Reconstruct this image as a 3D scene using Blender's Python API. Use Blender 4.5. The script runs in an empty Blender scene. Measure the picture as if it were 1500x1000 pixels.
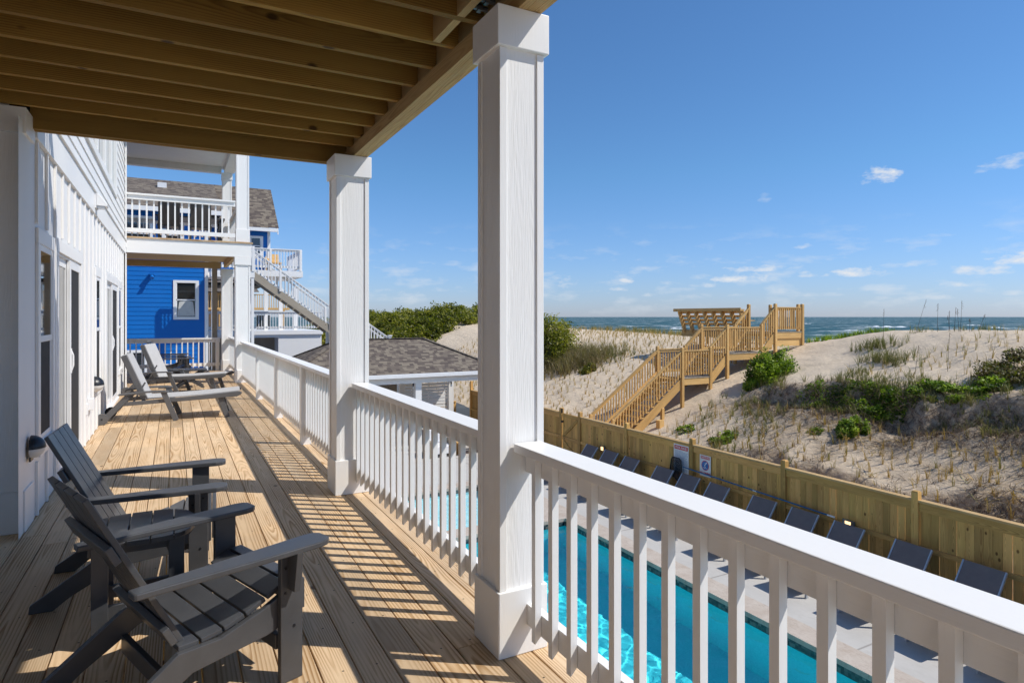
import bpy, math, random
import numpy as np
from mathutils import Vector, Matrix
R = math.radians
random.seed(7); rng = np.random.default_rng(7)
SC = bpy.context.scene
COL = SC.collection

# ------------------------------------------------------------------ camera
YAW = R(28.23)
cam_d = bpy.data.cameras.new('camera'); cam = bpy.data.objects.new('camera', cam_d); COL.objects.link(cam)
cam.location = (0, 0, 1.47); cam.rotation_euler = (R(90), 0, -YAW)
cam_d.sensor_width = 36.0; cam_d.lens = 922.0 / 1500 * 36; cam_d.shift_y = -36 / 1500.0
cam_d.clip_start = 0.05; cam_d.clip_end = 60000
SC.camera = cam
CC, SS = math.cos(YAW), math.sin(YAW)
FPX = 922.0

# ------------------------------------------------------------------ sun, sky, exposure
SUN_EL = R(49.0)
sx, sy = 0.815, -0.58
sun_dir = Vector((sx * math.cos(SUN_EL), sy * math.cos(SUN_EL), math.sin(SUN_EL))).normalized()
sd = bpy.data.lights.new('sun', 'SUN'); so = bpy.data.objects.new('sun', sd); COL.objects.link(so)
sd.energy = 4.6; sd.angle = R(0.53); sd.color = (1.0, 0.955, 0.88); sd.cycles.is_caustics_light = True
so.rotation_euler = sun_dir.to_track_quat('Z', 'Y').to_euler()
so.location = (20, -15, 30)
SC.view_settings.view_transform = 'Standard'; SC.view_settings.look = 'None'
SC.view_settings.gamma = 1.0; SC.view_settings.exposure = 0.0

class NT:
    """tiny node helper"""
    def __init__(s, tree): s.t = tree; s.n = tree.nodes; s.l = tree.links
    def node(s, typ, **kw):
        n = s.n.new(typ)
        for k, v in kw.items(): setattr(n, k, v)
        return n
    def inp(s, n, k, v):
        if v is None: return
        if hasattr(v, 'is_output'): s.l.new(v, n.inputs[k])
        else:
            sk = n.inputs[k]
            if sk.type == 'RGBA' and len(v) == 3: v = (*v, 1)
            sk.default_value = v
    def m(s, op, a, b=None, c=None, clamp=False):
        n = s.node('ShaderNodeMath', operation=op); n.use_clamp = clamp
        s.inp(n, 0, a)
        if b is not None: s.inp(n, 1, b)
        if c is not None: s.inp(n, 2, c)
        return n.outputs[0]
    def mix(s, f, a, b, typ='MIX'):
        n = s.node('ShaderNodeMix', data_type='RGBA', blend_type=typ)
        s.inp(n, 0, f); s.inp(n, 6, a); s.inp(n, 7, b)
        return n.outputs[2]
    def xyz(s, x, y, z):
        n = s.node('ShaderNodeCombineXYZ'); s.inp(n, 0, x); s.inp(n, 1, y); s.inp(n, 2, z); return n.outputs[0]
    def sep(s, v):
        n = s.node('ShaderNodeSeparateXYZ'); s.inp(n, 0, v); return n.outputs
    def noise(s, v, scale, detail=2.0, rough=0.5, dist=0.0):
        n = s.node('ShaderNodeTexNoise'); s.inp(n, 'Vector', v); s.inp(n, 'Scale', scale)
        s.inp(n, 'Detail', detail); s.inp(n, 'Roughness', rough); s.inp(n, 'Distortion', dist)
        return n.outputs[0]
    def ramp(s, f, stops, interp='LINEAR'):
        n = s.node('ShaderNodeValToRGB'); n.color_ramp.interpolation = interp
        e = n.color_ramp.elements
        while len(e) < len(stops): e.new(0.5)
        for i, (p, c) in enumerate(stops):
            e[i].position = p; e[i].color = (*c, 1) if len(c) == 3 else c
        s.inp(n, 0, f); return n.outputs[0]
    def rng(s, v, a, b, c, d):
        n = s.node('ShaderNodeMapRange'); n.clamp = True
        for i, q in enumerate((v, a, b, c, d)): s.inp(n, i, q)
        return n.outputs[0]

W = bpy.data.worlds.new('World'); SC.world = W; W.use_nodes = True
w = NT(W.node_tree); w.n.clear()
sky = w.node('ShaderNodeTexSky', sky_type='NISHITA'); sky.sun_disc = False
sky.sun_elevation = SUN_EL; sky.sun_rotation = math.atan2(sx, sy)
sky.altitude = 0; sky.air_density = 1.0; sky.dust_density = 0.25; sky.ozone_density = 1.6
geo = w.node('ShaderNodeTexCoord')
vx, vy, vz = w.sep(geo.outputs['Generated'])
az = w.m('ARCTAN2', vx, vy); el = w.m('ARCSINE', vz)
cn = w.noise(w.xyz(w.m('MULTIPLY', az, 1.0), w.m('MULTIPLY', el, 2.2), 0.0), 38.0, 6.0, 0.62)
cnb = w.noise(w.xyz(w.m('MULTIPLY', az, 1.0), w.m('MULTIPLY', el, 3.2), 4.0), 14.0, 5.0, 0.6)
clouds = [(1291, 259, 30, 16, 1.0), (1268, 268, 14, 5, .6), (1476, 240, 38, 11, .55), (1445, 251, 16, 5, .4), (1085, 408, 60, 10, .95), (1105, 394, 60, 8, .8),
          (1250, 400, 56, 10, 1.0), (1178, 361, 18, 6, .5), (822, 415, 30, 13, .75), (918, 412, 18, 6, .8), (905, 424, 22, 5, .6),
          (1440, 397, 55, 9, .8), (1490, 380, 35, 13, .95), (1395, 418, 22, 5, .6), (1332, 388, 18, 5, .5), (600, 437, 32, 12, .5), (945, 450, 60, 4, .35),
          (1340, 437, 70, 5, .45), (1210, 432, 50, 4, .4), (1180, 403, 16, 6, .6), (1030, 418, 30, 5, .6), (952, 433, 20, 4, .5), (1080, 433, 26, 4, .5), (1480, 430, 30, 5, .5), (640, 425, 24, 5, .35), (1120, 292, 12, 12, .25), (1370, 345, 26, 4, .2)]
tot = None
for px, py, wx, wy, a in clouds:
    s_ = (px - 750) / FPX; t_ = -(py - 464) / FPX
    d = Vector((CC * s_ + SS, -SS * s_ + CC, t_)); d.normalize()
    a0, e0 = math.atan2(d.x, d.y), math.asin(d.z)
    wa, we = wx / FPX * 0.8, wy / FPX * 0.95
    p = w.m('POWER', w.m('ABSOLUTE', w.m('DIVIDE', w.m('SUBTRACT', az, a0), wa)), 2.0)
    dy = w.m('DIVIDE', w.m('SUBTRACT', el, e0), we)
    dy = w.m('MULTIPLY', dy, w.m('ADD', 1.0, w.m('MULTIPLY', w.m('LESS_THAN', dy, 0.0), 0.7)))   # flatter underside
    q = w.m('POWER', w.m('ABSOLUTE', dy), 2.0)
    b = w.m('SUBTRACT', 1.0, w.m('ADD', p, q))
    b = w.m('ADD', w.m('MAXIMUM', b, -1.5), w.m('MULTIPLY', w.m('SUBTRACT', cn, 0.55), 5.0))
    b = w.m('MULTIPLY', w.rng(b, 0.0, 1.35, 0.0, 1.0), a)
    tot = b if tot is None else w.m('MAXIMUM', tot, b)
band = w.m('MULTIPLY', w.rng(el, 0.0, 0.035, 0.3, 1.0), w.rng(el, 0.07, 0.15, 1.0, 0.0))
band = w.m('MULTIPLY', w.rng(cnb, 0.52, 0.75, 0.0, 0.55), band)
tot = w.m('MAXIMUM', tot, band)
skyc = w.mix(1.0, sky.outputs[0], w.mix(w.rng(el, 0.0, 0.22, 0.0, 1.0), (0.72, 0.90, 1.50, 1), (0.66, 1.05, 1.42, 1)), 'MULTIPLY')
skyc = w.mix(tot, skyc, (8.3, 8.6, 9.0))
bg = w.node('ShaderNodeBackground'); w.inp(bg, 0, skyc); bg.inputs[1].default_value = 0.095
wo = w.node('ShaderNodeOutputWorld'); w.l.new(bg.outputs[0], wo.inputs[0])

# ------------------------------------------------------------------ mesh builder
class MB:
    def __init__(s): s.v = []; s.f = []; s.uv = []; s.r = []
    def face(s, pts, uvs, r):
        i = len(s.v); s.v.extend([tuple(p) for p in pts]); s.f.append(tuple(range(i, i + len(pts)))); s.uv.extend(uvs); s.r.append(r)
    def obox(s, c, ax, h, r=None, top=None):
        """c centre, ax three unit axes, h half sizes; top=(scale a, scale b) taper for +c end"""
        r = random.random() if r is None else r
        c = Vector(c); ax = [Vector(a) for a in ax]
        L = max(range(3), key=lambda i: h[i]); o = [i for i in range(3) if i != L]
        ro, rv = (r * 13.7) % 1 * 4, 0
        base = len(s.v)
        cs = [(-1, -1, -1), (1, -1, -1), (1, 1, -1), (-1, 1, -1), (-1, -1, 1), (1, -1, 1), (1, 1, 1), (-1, 1, 1)]
        P = []
        for q in cs:
            k = (top[0], top[1]) if (top and q[2] > 0) else (1, 1)
            P.append(c + ax[0] * (q[0] * h[0] * k[0]) + ax[1] * (q[1] * h[1] * k[1]) + ax[2] * (q[2] * h[2]))
        s.v.extend([tuple(p) for p in P])
        for fi, nrm in (((0, 3, 2, 1), 2), ((4, 5, 6, 7), 2), ((0, 1, 5, 4), 1), ((3, 7, 6, 2), 1), ((0, 4, 7, 3), 0), ((1, 2, 6, 5), 0)):
            s.f.append(tuple(base + i for i in fi)); s.r.append(r)
            oth = [i for i in range(3) if i != nrm]
            for i in fi:
                loc = [cs[i][k] * h[k] for k in range(3)]
                if nrm == L: s.uv.append((loc[oth[0]], loc[oth[1]] + ro))
                else:
                    uo = oth[0] if oth[1] == L else oth[1]
                    s.uv.append((loc[uo] + (0.0 if nrm == o[0] else 0.03), loc[L] + ro))
    def box(s, x0, y0, z0, x1, y1, z1, r=None):
        s.obox(((x0 + x1) / 2, (y0 + y1) / 2, (z0 + z1) / 2), ((1, 0, 0), (0, 1, 0), (0, 0, 1)), (abs(x1 - x0) / 2, abs(y1 - y0) / 2, abs(z1 - z0) / 2), r)
    def beam(s, p0, p1, w_, t_, up=(0, 0, 1), r=None, ext=0.0):
        """board from p0 to p1; w_ size sideways, t_ size along 'up'"""
        p0 = Vector(p0); p1 = Vector(p1); a = (p1 - p0); L = a.length; a.normalize()
        u = Vector(up); sd_ = u.cross(a).normalized(); u = a.cross(sd_).normalized()
        s.obox((p0 + p1) / 2, (sd_, u, a), (w_ / 2, t_ / 2, L / 2 + ext), r)
    def prism(s, poly, fn, d0, d1, r=None):
        """poly list of (a,b); fn(a,b,d)->point ; extruded d0..d1"""
        r = random.random() if r is None else r
        n = len(poly)
        ar = sum(poly[i][0] * poly[(i + 1) % n][1] - poly[(i + 1) % n][0] * poly[i][1] for i in range(n))
        A = [fn(a, b, d0) for a, b in poly]; B = [fn(a, b, d1) for a, b in poly]
        s.face(A[::-1], [poly[i] for i in range(n)][::-1], r); s.face(B, list(poly), r)
        acc = 0
        for i in range(n):
            j = (i + 1) % n
            L = math.hypot(poly[j][0] - poly[i][0], poly[j][1] - poly[i][1])
            s.face([A[i], A[j], B[j], B[i]], [(d0, acc), (d0, acc + L), (d1, acc + L), (d1, acc)], r); acc += L
    def cyl(s, p0, p1, r0, r1=None, n=12, r=None, caps=True):
        r = random.random() if r is None else r; r1 = r0 if r1 is None else r1
        p0 = Vector(p0); p1 = Vector(p1); a = (p1 - p0); L = a.length; a.normalize()
        u = a.orthogonal().normalized(); v = a.cross(u)
        A = [p0 + (u * math.cos(t) + v * math.sin(t)) * r0 for t in [2 * math.pi * i / n for i in range(n)]]
        B = [p1 + (u * math.cos(t) + v * math.sin(t)) * r1 for t in [2 * math.pi * i / n for i in range(n)]]
        for i in range(n):
            j = (i + 1) % n; s.face([A[i], A[j], B[j], B[i]], [(i * .02, 0), (j * .02, 0), (j * .02, L), (i * .02, L)], r)
        if caps: s.face(A[::-1], [(0, 0)] * n, r); s.face(B, [(0, 0)] * n, r)
    def lathe(s, prof, c, ax='z', n=24, r=0.5, arc=(0, 2 * math.pi)):
        """prof list of (radius, height)"""
        rows = []
        for ra, hh in prof:
            row = []
            for i in range(n + 1):
                t = arc[0] + (arc[1] - arc[0]) * i / n
                if ax == 'z': p = (c[0] + ra * math.cos(t), c[1] + ra * math.sin(t), c[2] + hh)
                elif ax == 'x': p = (c[0] + hh, c[1] + ra * math.cos(t), c[2] + ra * math.sin(t))
                else: p = (c[0] + ra * math.cos(t), c[1] + hh, c[2] + ra * math.sin(t))
                row.append(p)
            rows.append(row)
        for a in range(len(rows) - 1):
            for i in range(n):
                s.face([rows[a][i], rows[a][i + 1], rows[a + 1][i + 1], rows[a + 1][i]], [(0, 0), (.1, 0), (.1, .1), (0, .1)], r)

def wloc(o):
    l = Vector((0, 0, 0))
    while o is not None: l += o.location; o = o.parent
    return l

def fix_normals(me):
    import bmesh
    bm = bmesh.new(); bm.from_mesh(me); bmesh.ops.remove_doubles(bm, verts=bm.verts, dist=1e-5)
    bmesh.ops.recalc_face_normals(bm, faces=bm.faces); bm.to_mesh(me); bm.free()

def obj(name, mb, mat, parent=None, loc=None, bevel=0.0, smooth=False, weld=False):
    o_ = wloc(parent) if parent is not None else Vector(loc or (0, 0, 0))
    me = bpy.data.meshes.new(name)
    V = np.array(mb.v, dtype=np.float64) - np.array(o_[:])
    me.from_pydata(V.tolist(), [], mb.f)
    uvl = me.uv_layers.new(name='UVMap'); uvl.data.foreach_set('uv', np.array(mb.uv, dtype=np.float32).ravel())
    at = me.attributes.new('rnd', 'FLOAT', 'FACE'); at.data.foreach_set('value', np.array(mb.r, dtype=np.float32))
    me.materials.append(mat)
    if weld: fix_normals(me)
    if smooth: me.polygons.foreach_set('use_smooth', [True] * len(me.polygons))
    me.update()
    o = bpy.data.objects.new(name, me); COL.objects.link(o)
    if parent is not None: o.parent = parent
    else: o.location = o_
    if bevel > 0:
        b = o.modifiers.new('bevel', 'BEVEL'); b.width = bevel; b.segments = 2; b.limit_method = 'ANGLE'; b.angle_limit = R(40)
    return o
def thing(name, label, cat, loc=(0, 0, 0), group=None):
    o = bpy.data.objects.new(name, None); COL.objects.link(o); o.location = loc; o.empty_display_size = .1
    o['label'] = label; o['category'] = cat
    if group: o['group'] = group
    return o
def tag(o, label=None, cat=None, group=None, kind=None):
    if label: o['label'] = label
    if cat: o['category'] = cat
    if group: o['group'] = group
    if kind: o['kind'] = kind
    return o
def struct(name, mb, mat, **k): return tag(obj(name, mb, mat, **k), kind='structure')
def kids(o): return [c for c in bpy.data.objects if c.parent == o]
def copy_tree(o, parent=None):
    c = o.copy(); COL.objects.link(c)
    if parent is not None: c.parent = parent
    for ch in kids(o): copy_tree(ch, c)
    return c

# ------------------------------------------------------------------ materials
def newmat(name):
    m = bpy.data.materials.new(name); m.use_nodes = True; t = NT(m.node_tree); t.n.clear()
    out = t.node('ShaderNodeOutputMaterial'); bs = t.node('ShaderNodeBsdfPrincipled'); t.l.new(bs.outputs[0], out.inputs[0])
    return m, t, bs, out
def uvr(t):
    u = t.node('ShaderNodeUVMap'); u.uv_map = 'UVMap'; a = t.node('ShaderNodeAttribute'); a.attribute_name = 'rnd'
    s = t.sep(u.outputs[0]); return s[0], s[1], a.outputs['Fac']
def bump(t, bs, h, strength=0.3, dist=0.002):
    b = t.node('ShaderNodeBump'); t.inp(b, 'Height', h); t.inp(b, 'Strength', strength); t.inp(b, 'Distance', dist); t.l.new(b.outputs[0], bs.inputs['Normal'])

def wood(name, light, dark, spacing=0.009, vary=0.25, contrast=0.8, rough=0.6, screws=False, knots=True, amp=.22, warm=(1.0, .93, .82), wear=0.0, bigknots=False, bmp=.35):
    m, t, bs, out = newmat(name)
    u, v, r = uvr(t)
    r2 = t.m('FRACT', t.m('MULTIPLY', r, 7.31)); r3 = t.m('FRACT', t.m('MULTIPLY', r, 23.17)); r4 = t.m('FRACT', t.m('MULTIPLY', r, 41.9))
    n1 = t.noise(t.xyz(t.m('MULTIPLY', u, 2.2), t.m('MULTIPLY', v, 0.5), t.m('MULTIPLY', r, 91.0)), 1.0, 1.6, .5)
    z = t.m('ADD', t.m('MULTIPLY', t.m('SUBTRACT', n1, .5), amp), t.m('MULTIPLY', t.m('SUBTRACT', r2, .35), .09))
    cu = t.m('MULTIPLY', t.m('SUBTRACT', r3, .5), .08)
    du = t.m('SUBTRACT', u, cu)
    n2 = t.noise(t.xyz(t.m('MULTIPLY', u, 30.), t.m('MULTIPLY', v, 5.), t.m('MULTIPLY', r, 17.)), 1.0, 3.0, .6)
    rad = t.m('ADD', t.m('SQRT', t.m('ADD', t.m('MULTIPLY', du, du), t.m('MULTIPLY', z, z))), t.m('MULTIPLY', n2, .006))
    sp = t.m('ADD', spacing * .75, t.m('MULTIPLY', r4, spacing * .6))
    ring = t.m('FRACT', t.m('DIVIDE', rad, sp))
    g = t.ramp(ring, [(0, (0.05,) * 3), (.35, (.15,) * 3), (.78, (1,) * 3), (.9, (.75,) * 3), (1, (0.05,) * 3)])
    fib = t.noise(t.xyz(t.m('MULTIPLY', u, 330.), t.m('MULTIPLY', v, 4.5), t.m('MULTIPLY', r, 11.)), 1.0, 3.0, .6)
    am = t.rng(t.noise(t.xyz(t.m('MULTIPLY', u, 9.), t.m('MULTIPLY', v, 1.3), t.m('MULTIPLY', r, 57.)), 1.0, 2.0, .5), .35, .62, .25, 1.0)
    g = t.m('MULTIPLY', g, am)
    gg = t.m('MULTIPLY', t.m('ADD', t.m('MULTIPLY', g, contrast), t.m('MULTIPLY', t.m('SUBTRACT', fib, .5), .5)), 1.0, clamp=True)
    col = t.mix(gg, light, dark)
    big = t.noise(t.xyz(t.m('MULTIPLY', u, 6.), t.m('MULTIPLY', v, .9), t.m('MULTIPLY', r, 3.)), 1.0, 3.0, .5)
    val = t.m('ADD', 1.0 - vary / 2, t.m('ADD', t.m('MULTIPLY', r3, vary), t.m('MULTIPLY', t.m('SUBTRACT', big, .5), .35)))
    h = t.node('ShaderNodeHueSaturation'); t.inp(h, 'Value', val); t.inp(h, 'Color', t.mix(t.m('MULTIPLY', r4, .7), col, warm, 'MULTIPLY')); col = h.outputs[0]
    if knots:
        vo = t.node('ShaderNodeTexVoronoi', feature='F1'); t.inp(vo, 'Vector', t.xyz(t.m('MULTIPLY', u, 1.6), v, t.m('MULTIPLY', r, 60.))); t.inp(vo, 'Scale', 3.2 if bigknots else 1.7)
        k = t.rng(vo.outputs['Distance'], (.075 if bigknots else .03), (.13 if bigknots else .055), 1.0, 0.0)
        col = t.mix(t.m('MULTIPLY', k, .85), col, (dark[0] * .22, dark[1] * .16, dark[2] * .12))
    if wear > 0:
        g2 = t.node('ShaderNodeNewGeometry')
        dn = t.noise(g2.outputs['Position'], 2.3, 6.0, .7)
        col = t.mix(t.rng(dn, .42, .75, 0.0, wear), col, (.39, .315, .23))
    if screws:
        g2 = t.node('ShaderNodeNewGeometry'); px_, py_, pz_ = t.sep(g2.outputs['Position'])
        my = t.m('SUBTRACT', t.m('MULTIPLY', t.m('FRACT', t.m('DIVIDE', t.m('ADD', py_, t.m('MULTIPLY', r, .03)), .4064)), .4064), .2)
        mx = t.m('SUBTRACT', t.m('ABSOLUTE', u), t.m('ADD', .042, t.m('MULTIPLY', r2, .008)))
        dd = t.m('SQRT', t.m('ADD', t.m('MULTIPLY', mx, mx), t.m('MULTIPLY', my, my)))
        col = t.mix(t.rng(dd, .0034, .0058, 0.95, 0.0), col, (.02, .016, .012))
    t.inp(bs, 'Base Color', col); t.inp(bs, 'Roughness', t.rng(fib, .3, .7, rough - .08, rough + .1)); bs.inputs['Specular IOR Level'].default_value = .28
    bump(t, bs, t.m('ADD', fib, t.m('MULTIPLY', g, -.6)), bmp, .0012)
    return m
def plain(name, c, rough=.5, noise_amt=.08, metal=0, bumpv=0.0, scale=6.0, spec=.5, fine=False, coat=0):
    m, t, bs, out = newmat(name)
    tc = t.node('ShaderNodeTexCoord'); g2 = t.node('ShaderNodeNewGeometry')
    n = t.noise(g2.outputs['Position'], scale, 5.0, .65)
    h = t.node('ShaderNodeHueSaturation'); t.inp(h, 'Color', (*c, 1)); t.inp(h, 'Value', t.rng(n, .3, .7, 1 - noise_amt, 1 + noise_amt))
    t.inp(bs, 'Base Color', h.outputs[0]); t.inp(bs, 'Roughness', t.rng(n, .3, .7, rough - .05, rough + .06)); bs.inputs['Metallic'].default_value = metal
    bs.inputs['Specular IOR Level'].default_value = spec
    if bumpv:
        n3 = t.noise(g2.outputs['Position'], 260.0 if fine else 60., 3.0, .6); bump(t, bs, n3, bumpv, .001)
    return m
def painted(name, c=(.8, .79, .77), grainy=.35, rough=.42, along='v'):
    """painted fibre cement / trim with embossed wood grain running along v"""
    m, t, bs, out = newmat(name)
    u, v, r = uvr(t); g2 = t.node('ShaderNodeNewGeometry')
    n = t.noise(g2.outputs['Position'], 3.0, 6.0, .7)
    d = t.noise(g2.outputs['Position'], 0.9, 4.0, .6)
    col = t.mix(t.rng(n, .35, .75, 0.0, .10), (*c, 1), (c[0] * .82, c[1] * .8, c[2] * .76, 1))
    sp = t.noise(t.xyz(t.m('MULTIPLY', u, 60.), t.m('MULTIPLY', v, 60.), r), 1.0, 1.0, .5)
    col = t.mix(t.rng(sp, .86, .9, 0.0, .2), col, (.35, .32, .28, 1))
    t.inp(bs, 'Base Color', col); t.inp(bs, 'Roughness', t.rng(d, .3, .7, rough - .06, rough + .08)); bs.inputs['Specular IOR Level'].default_value = .4
    w1 = t.noise(t.xyz(t.m('MULTIPLY', u, 5.0), t.m('MULTIPLY', v, .7), t.m('MULTIPLY', r, 31.)), 1.0, 2., .5)
    ri = t.m('SINE', t.m('ADD', t.m('MULTIPLY', w1, 130.0), t.m('MULTIPLY', u, 160.)))
    fb = t.noise(t.xyz(t.m('MULTIPLY', u, 240.), t.m('MULTIPLY', v, 7.), r), 1.0, 3., .6)
    hgt = t.m('ADD', t.m('MULTIPLY', ri, .13), t.m('MULTIPLY', fb, 1.5))
    bump(t, bs, hgt, grainy, .0016)
    return m
M = {}
M['deck'] = wood('deck_pine', (.65, .48, .305), (.32, .175, .062), .013, .46, 1.0, .62, screws=True, wear=.34, warm=(1.0, .95, .87), bmp=.18)
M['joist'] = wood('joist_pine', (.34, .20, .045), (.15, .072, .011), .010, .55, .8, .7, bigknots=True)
M['darkwood'] = wood('underside_boards', (.16, .10, .025), (.10, .055, .012), .008, .3, .7, .7)  # deeper shade between the joists put into the board colour
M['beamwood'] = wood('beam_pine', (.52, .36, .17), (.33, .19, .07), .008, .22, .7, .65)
M['fence'] = wood('fence_pine', (.66, .385, .135), (.33, .155, .045), .010, .55, .8, .7, warm=(.86, .96, .78), bigknots=True)
M['walk'] = wood('walkway_pine', (.66, .43, .175), (.40, .215, .062), .008, .30, .7, .65)
M['greywood'] = wood('weathered_wood', (.36, .32, .26), (.22, .18, .13), .008, .3, .6, .75)
M['white'] = painted('white_trim', (.83, .82, .80), .18, .38)
M['whitegrain'] = painted('white_grain_board', (.85, .84, .82), .75, .42)
M['whitewall'] = painted('white_siding', (.77, .765, .755), .3, .5)
M['soffit'] = plain('soffit_white', (.70, .69, .66), .6, .04)
M['blue'] = painted('blue_siding', (.002, .145, .50), .25, .42)
M['chair'] = plain('charcoal_plastic_lumber', (.060, .061, .065), .33, .12, bumpv=.22, fine=True, scale=9, spec=.6)
M['loungeframe'] = plain('grey_frame', (.105, .105, .108), .42, .06)
M['sling'] = plain('grey_sling_mesh', (.44, .43, .42), .8, .05, bumpv=.4, fine=True, spec=.2)
M['poolsling'] = plain('charcoal_sling_mesh', (.18, .15, .148), .75, .10, bumpv=.4, fine=True, spec=.25)
M['alu'] = plain('aluminium', (.55, .57, .6), .35, .06, metal=.6)
M['black'] = plain('black_metal', (.012, .013, .016), .35, .1)
M['rubber'] = plain('rubber', (.02, .02, .02), .7, .1)
M['interior'] = plain('dark_interior', (.03, .032, .033), .9, .2)
M['curtain'] = plain('white_curtain', (.55, .54, .5), .8, .1)
M['bronze'] = plain('sconce_bronze', (.05, .035, .025), .4, .1)
M['lens'] = plain('frosted_lens', (.6, .6, .58), .3, .05)
M['steelgrey'] = plain('galvanised_steel', (.18, .19, .2), .4, .2, metal=.8)
M['nail'] = plain('nail_head', (.16, .14, .12), .5)
M['vinyl'] = plain('white_plastic', (.78, .78, .78), .35, .03)

def glassmat(name, tint=(.02, .025, .028), rough=.02):
    m, t, bs, out = newmat(name)
    t.inp(bs, 'Base Color', (*tint, 1)); bs.inputs['Roughness'].default_value = rough; bs.inputs['Specular IOR Level'].default_value = .9
    bs.inputs['Coat Weight'].default_value = .6; bs.inputs['Coat Roughness'].default_value = .02
    g2 = t.node('ShaderNodeNewGeometry'); bump(t, bs, t.noise(g2.outputs['Position'], 1.2, 1.0, .4), .06, .02)
    return m
M['glass'] = glassmat('window_glass'); M['screen'] = plain('insect_screen', (.028, .028, .03), .75, .08, spec=.3)
M['skyglass'] = glassmat('sky_reflection_glass', (.16, .22, .26))  # pale blue base paints the reflected sky into the panes

def shingle():
    m, t, bs, out = newmat('asphalt_shingle')
    u, v, r = uvr(t)
    row = t.m('FLOOR', t.m('DIVIDE', v, .125)); fr = t.m('FRACT', t.m('DIVIDE', v, .125))
    wn = t.node('ShaderNodeTexWhiteNoise', noise_dimensions='1D'); t.inp(wn, 'W', row)
    uu = t.m('ADD', t.m('DIVIDE', u, .155), t.m('MULTIPLY', wn.outputs[0], 9.3))
    cell = t.m('FLOOR', uu)
    w2 = t.node('ShaderNodeTexWhiteNoise', noise_dimensions='2D'); t.inp(w2, 'Vector', t.xyz(cell, row, 0.))
    col = t.ramp(w2.outputs[0], [(0, (.085, .066, .057)), (.30, (.122, .098, .082)), (.55, (.20, .165, .128)), (.8, (.27, .228, .172)), (1, (.14, .11, .092))])
    g2 = t.node('ShaderNodeNewGeometry'); n = t.noise(g2.outputs['Position'], 90., 3., .7)
    col = t.mix(t.rng(n, .3, .7, .0, .5), col, (.10, .088, .08, 1))
    col = t.mix(t.rng(fr, 0.0, .12, .55, 0.), col, (.04, .034, .03, 1))
    t.inp(bs, 'Base Color', col); bs.inputs['Roughness'].default_value = .9; bs.inputs['Specular IOR Level'].default_value = .2
    bump(t, bs, t.m('ADD', t.m('MULTIPLY', n, .3), t.m('ADD', t.m('MULTIPLY', w2.outputs[0], .5), t.m('SUBTRACT', 1.0, fr))), .7, .008)
    return m
M['shingle'] = shingle()

def sandmat():
    m, t, bs, out = newmat('dune_sand')
    g2 = t.node('ShaderNodeNewGeometry'); P = g2.outputs['Position']; x, y, z = t.sep(P)
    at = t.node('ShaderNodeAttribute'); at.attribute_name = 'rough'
    n1 = t.noise(P, 1.1, 6., .65); n2 = t.noise(P, 9., 5., .65); n3 = t.noise(P, 220., 2., .6)
    col = t.mix(t.rng(n1, .35, .7, 0., .55), (.665, .55, .41, 1), (.56, .45, .325, 1))
    col = t.mix(t.rng(n2, .45, .75, 0., .35), col, (.44, .355, .26, 1))
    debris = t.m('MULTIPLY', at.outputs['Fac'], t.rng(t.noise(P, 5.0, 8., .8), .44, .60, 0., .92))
    col = t.mix(t.m('MULTIPLY', t.rng(at.outputs['Fac'], .03, .35, 0., .75), t.rng(n2, .25, .6, .5, 1.)), col, (.43, .33, .225, 1))  # browner, darker sand wherever the rough mask is set
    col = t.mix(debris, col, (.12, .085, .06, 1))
    t.inp(bs, 'Base Color', col); bs.inputs['Roughness'].default_value = .95; bs.inputs['Specular IOR Level'].default_value = .1
    rip = t.m('SINE', t.m('MULTIPLY', t.m('ADD', t.m('ADD', t.m('MULTIPLY', x, .9), t.m('MULTIPLY', y, .45)), t.m('MULTIPLY', n1, .8)), 55.))
    foot = t.noise(P, 3.2, 4., .6)
    hg = t.m('ADD', t.m('ADD', t.m('MULTIPLY', rip, .10), t.m('MULTIPLY', n3, .3)), t.m('ADD', t.m('MULTIPLY', n2, t.m('ADD', 1.0, t.m('MULTIPLY', at.outputs['Fac'], 5.))), t.m('MULTIPLY', foot, 3.0)))
    bump(t, bs, hg, .55, .035)
    return m
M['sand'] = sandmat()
def leafmat(name, ca, cb, cc, trans=.35):
    m, t, bs, out = newmat(name)
    a = t.node('ShaderNodeAttribute'); a.attribute_name = 'rnd'
    col = t.ramp(a.outputs['Fac'], [(0, ca), (.55, cb), (1, cc)])
    t.inp(bs, 'Base Color', col); bs.inputs['Roughness'].default_value = .5; bs.inputs['Specular IOR Level'].default_value = .35
    tr = t.node('ShaderNodeBsdfTranslucent'); t.inp(tr, 0, t.mix(1.0, col, (1.3, 1.5, .6), 'MULTIPLY'))
    mx = t.node('ShaderNodeMixShader'); mx.inputs[0].default_value = trans
    t.l.new(bs.outputs[0], mx.inputs[1]); t.l.new(tr.outputs[0], mx.inputs[2]); t.l.new(mx.outputs[0], out.inputs[0])
    return m
M['leaf'] = leafmat('bright_leaves', (.035, .07, .005), (.15, .235, .014), (.36, .44, .06), .38)
M['leafdark'] = leafmat('thicket_leaves', (.04, .05, .006), (.18, .185, .016), (.38, .34, .06), .4)
M['leafbrown'] = leafmat('brown_leaves', (.05, .03, .015), (.13, .09, .03), (.16, .17, .04), .3)
M['drygrass'] = leafmat('dry_grass', (.36, .22, .06), (.50, .33, .11), (.20, .20, .05), .2)
M['browngrass'] = leafmat('brown_grass', (.20, .15, .07), (.30, .23, .12), (.18, .20, .06), .2)
M['greengrass'] = leafmat('green_grass', (.10, .11, .03), (.20, .19, .07), (.36, .29, .14), .25)
M['twig'] = plain('twig_brown', (.13, .085, .05), .9, .3)

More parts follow.
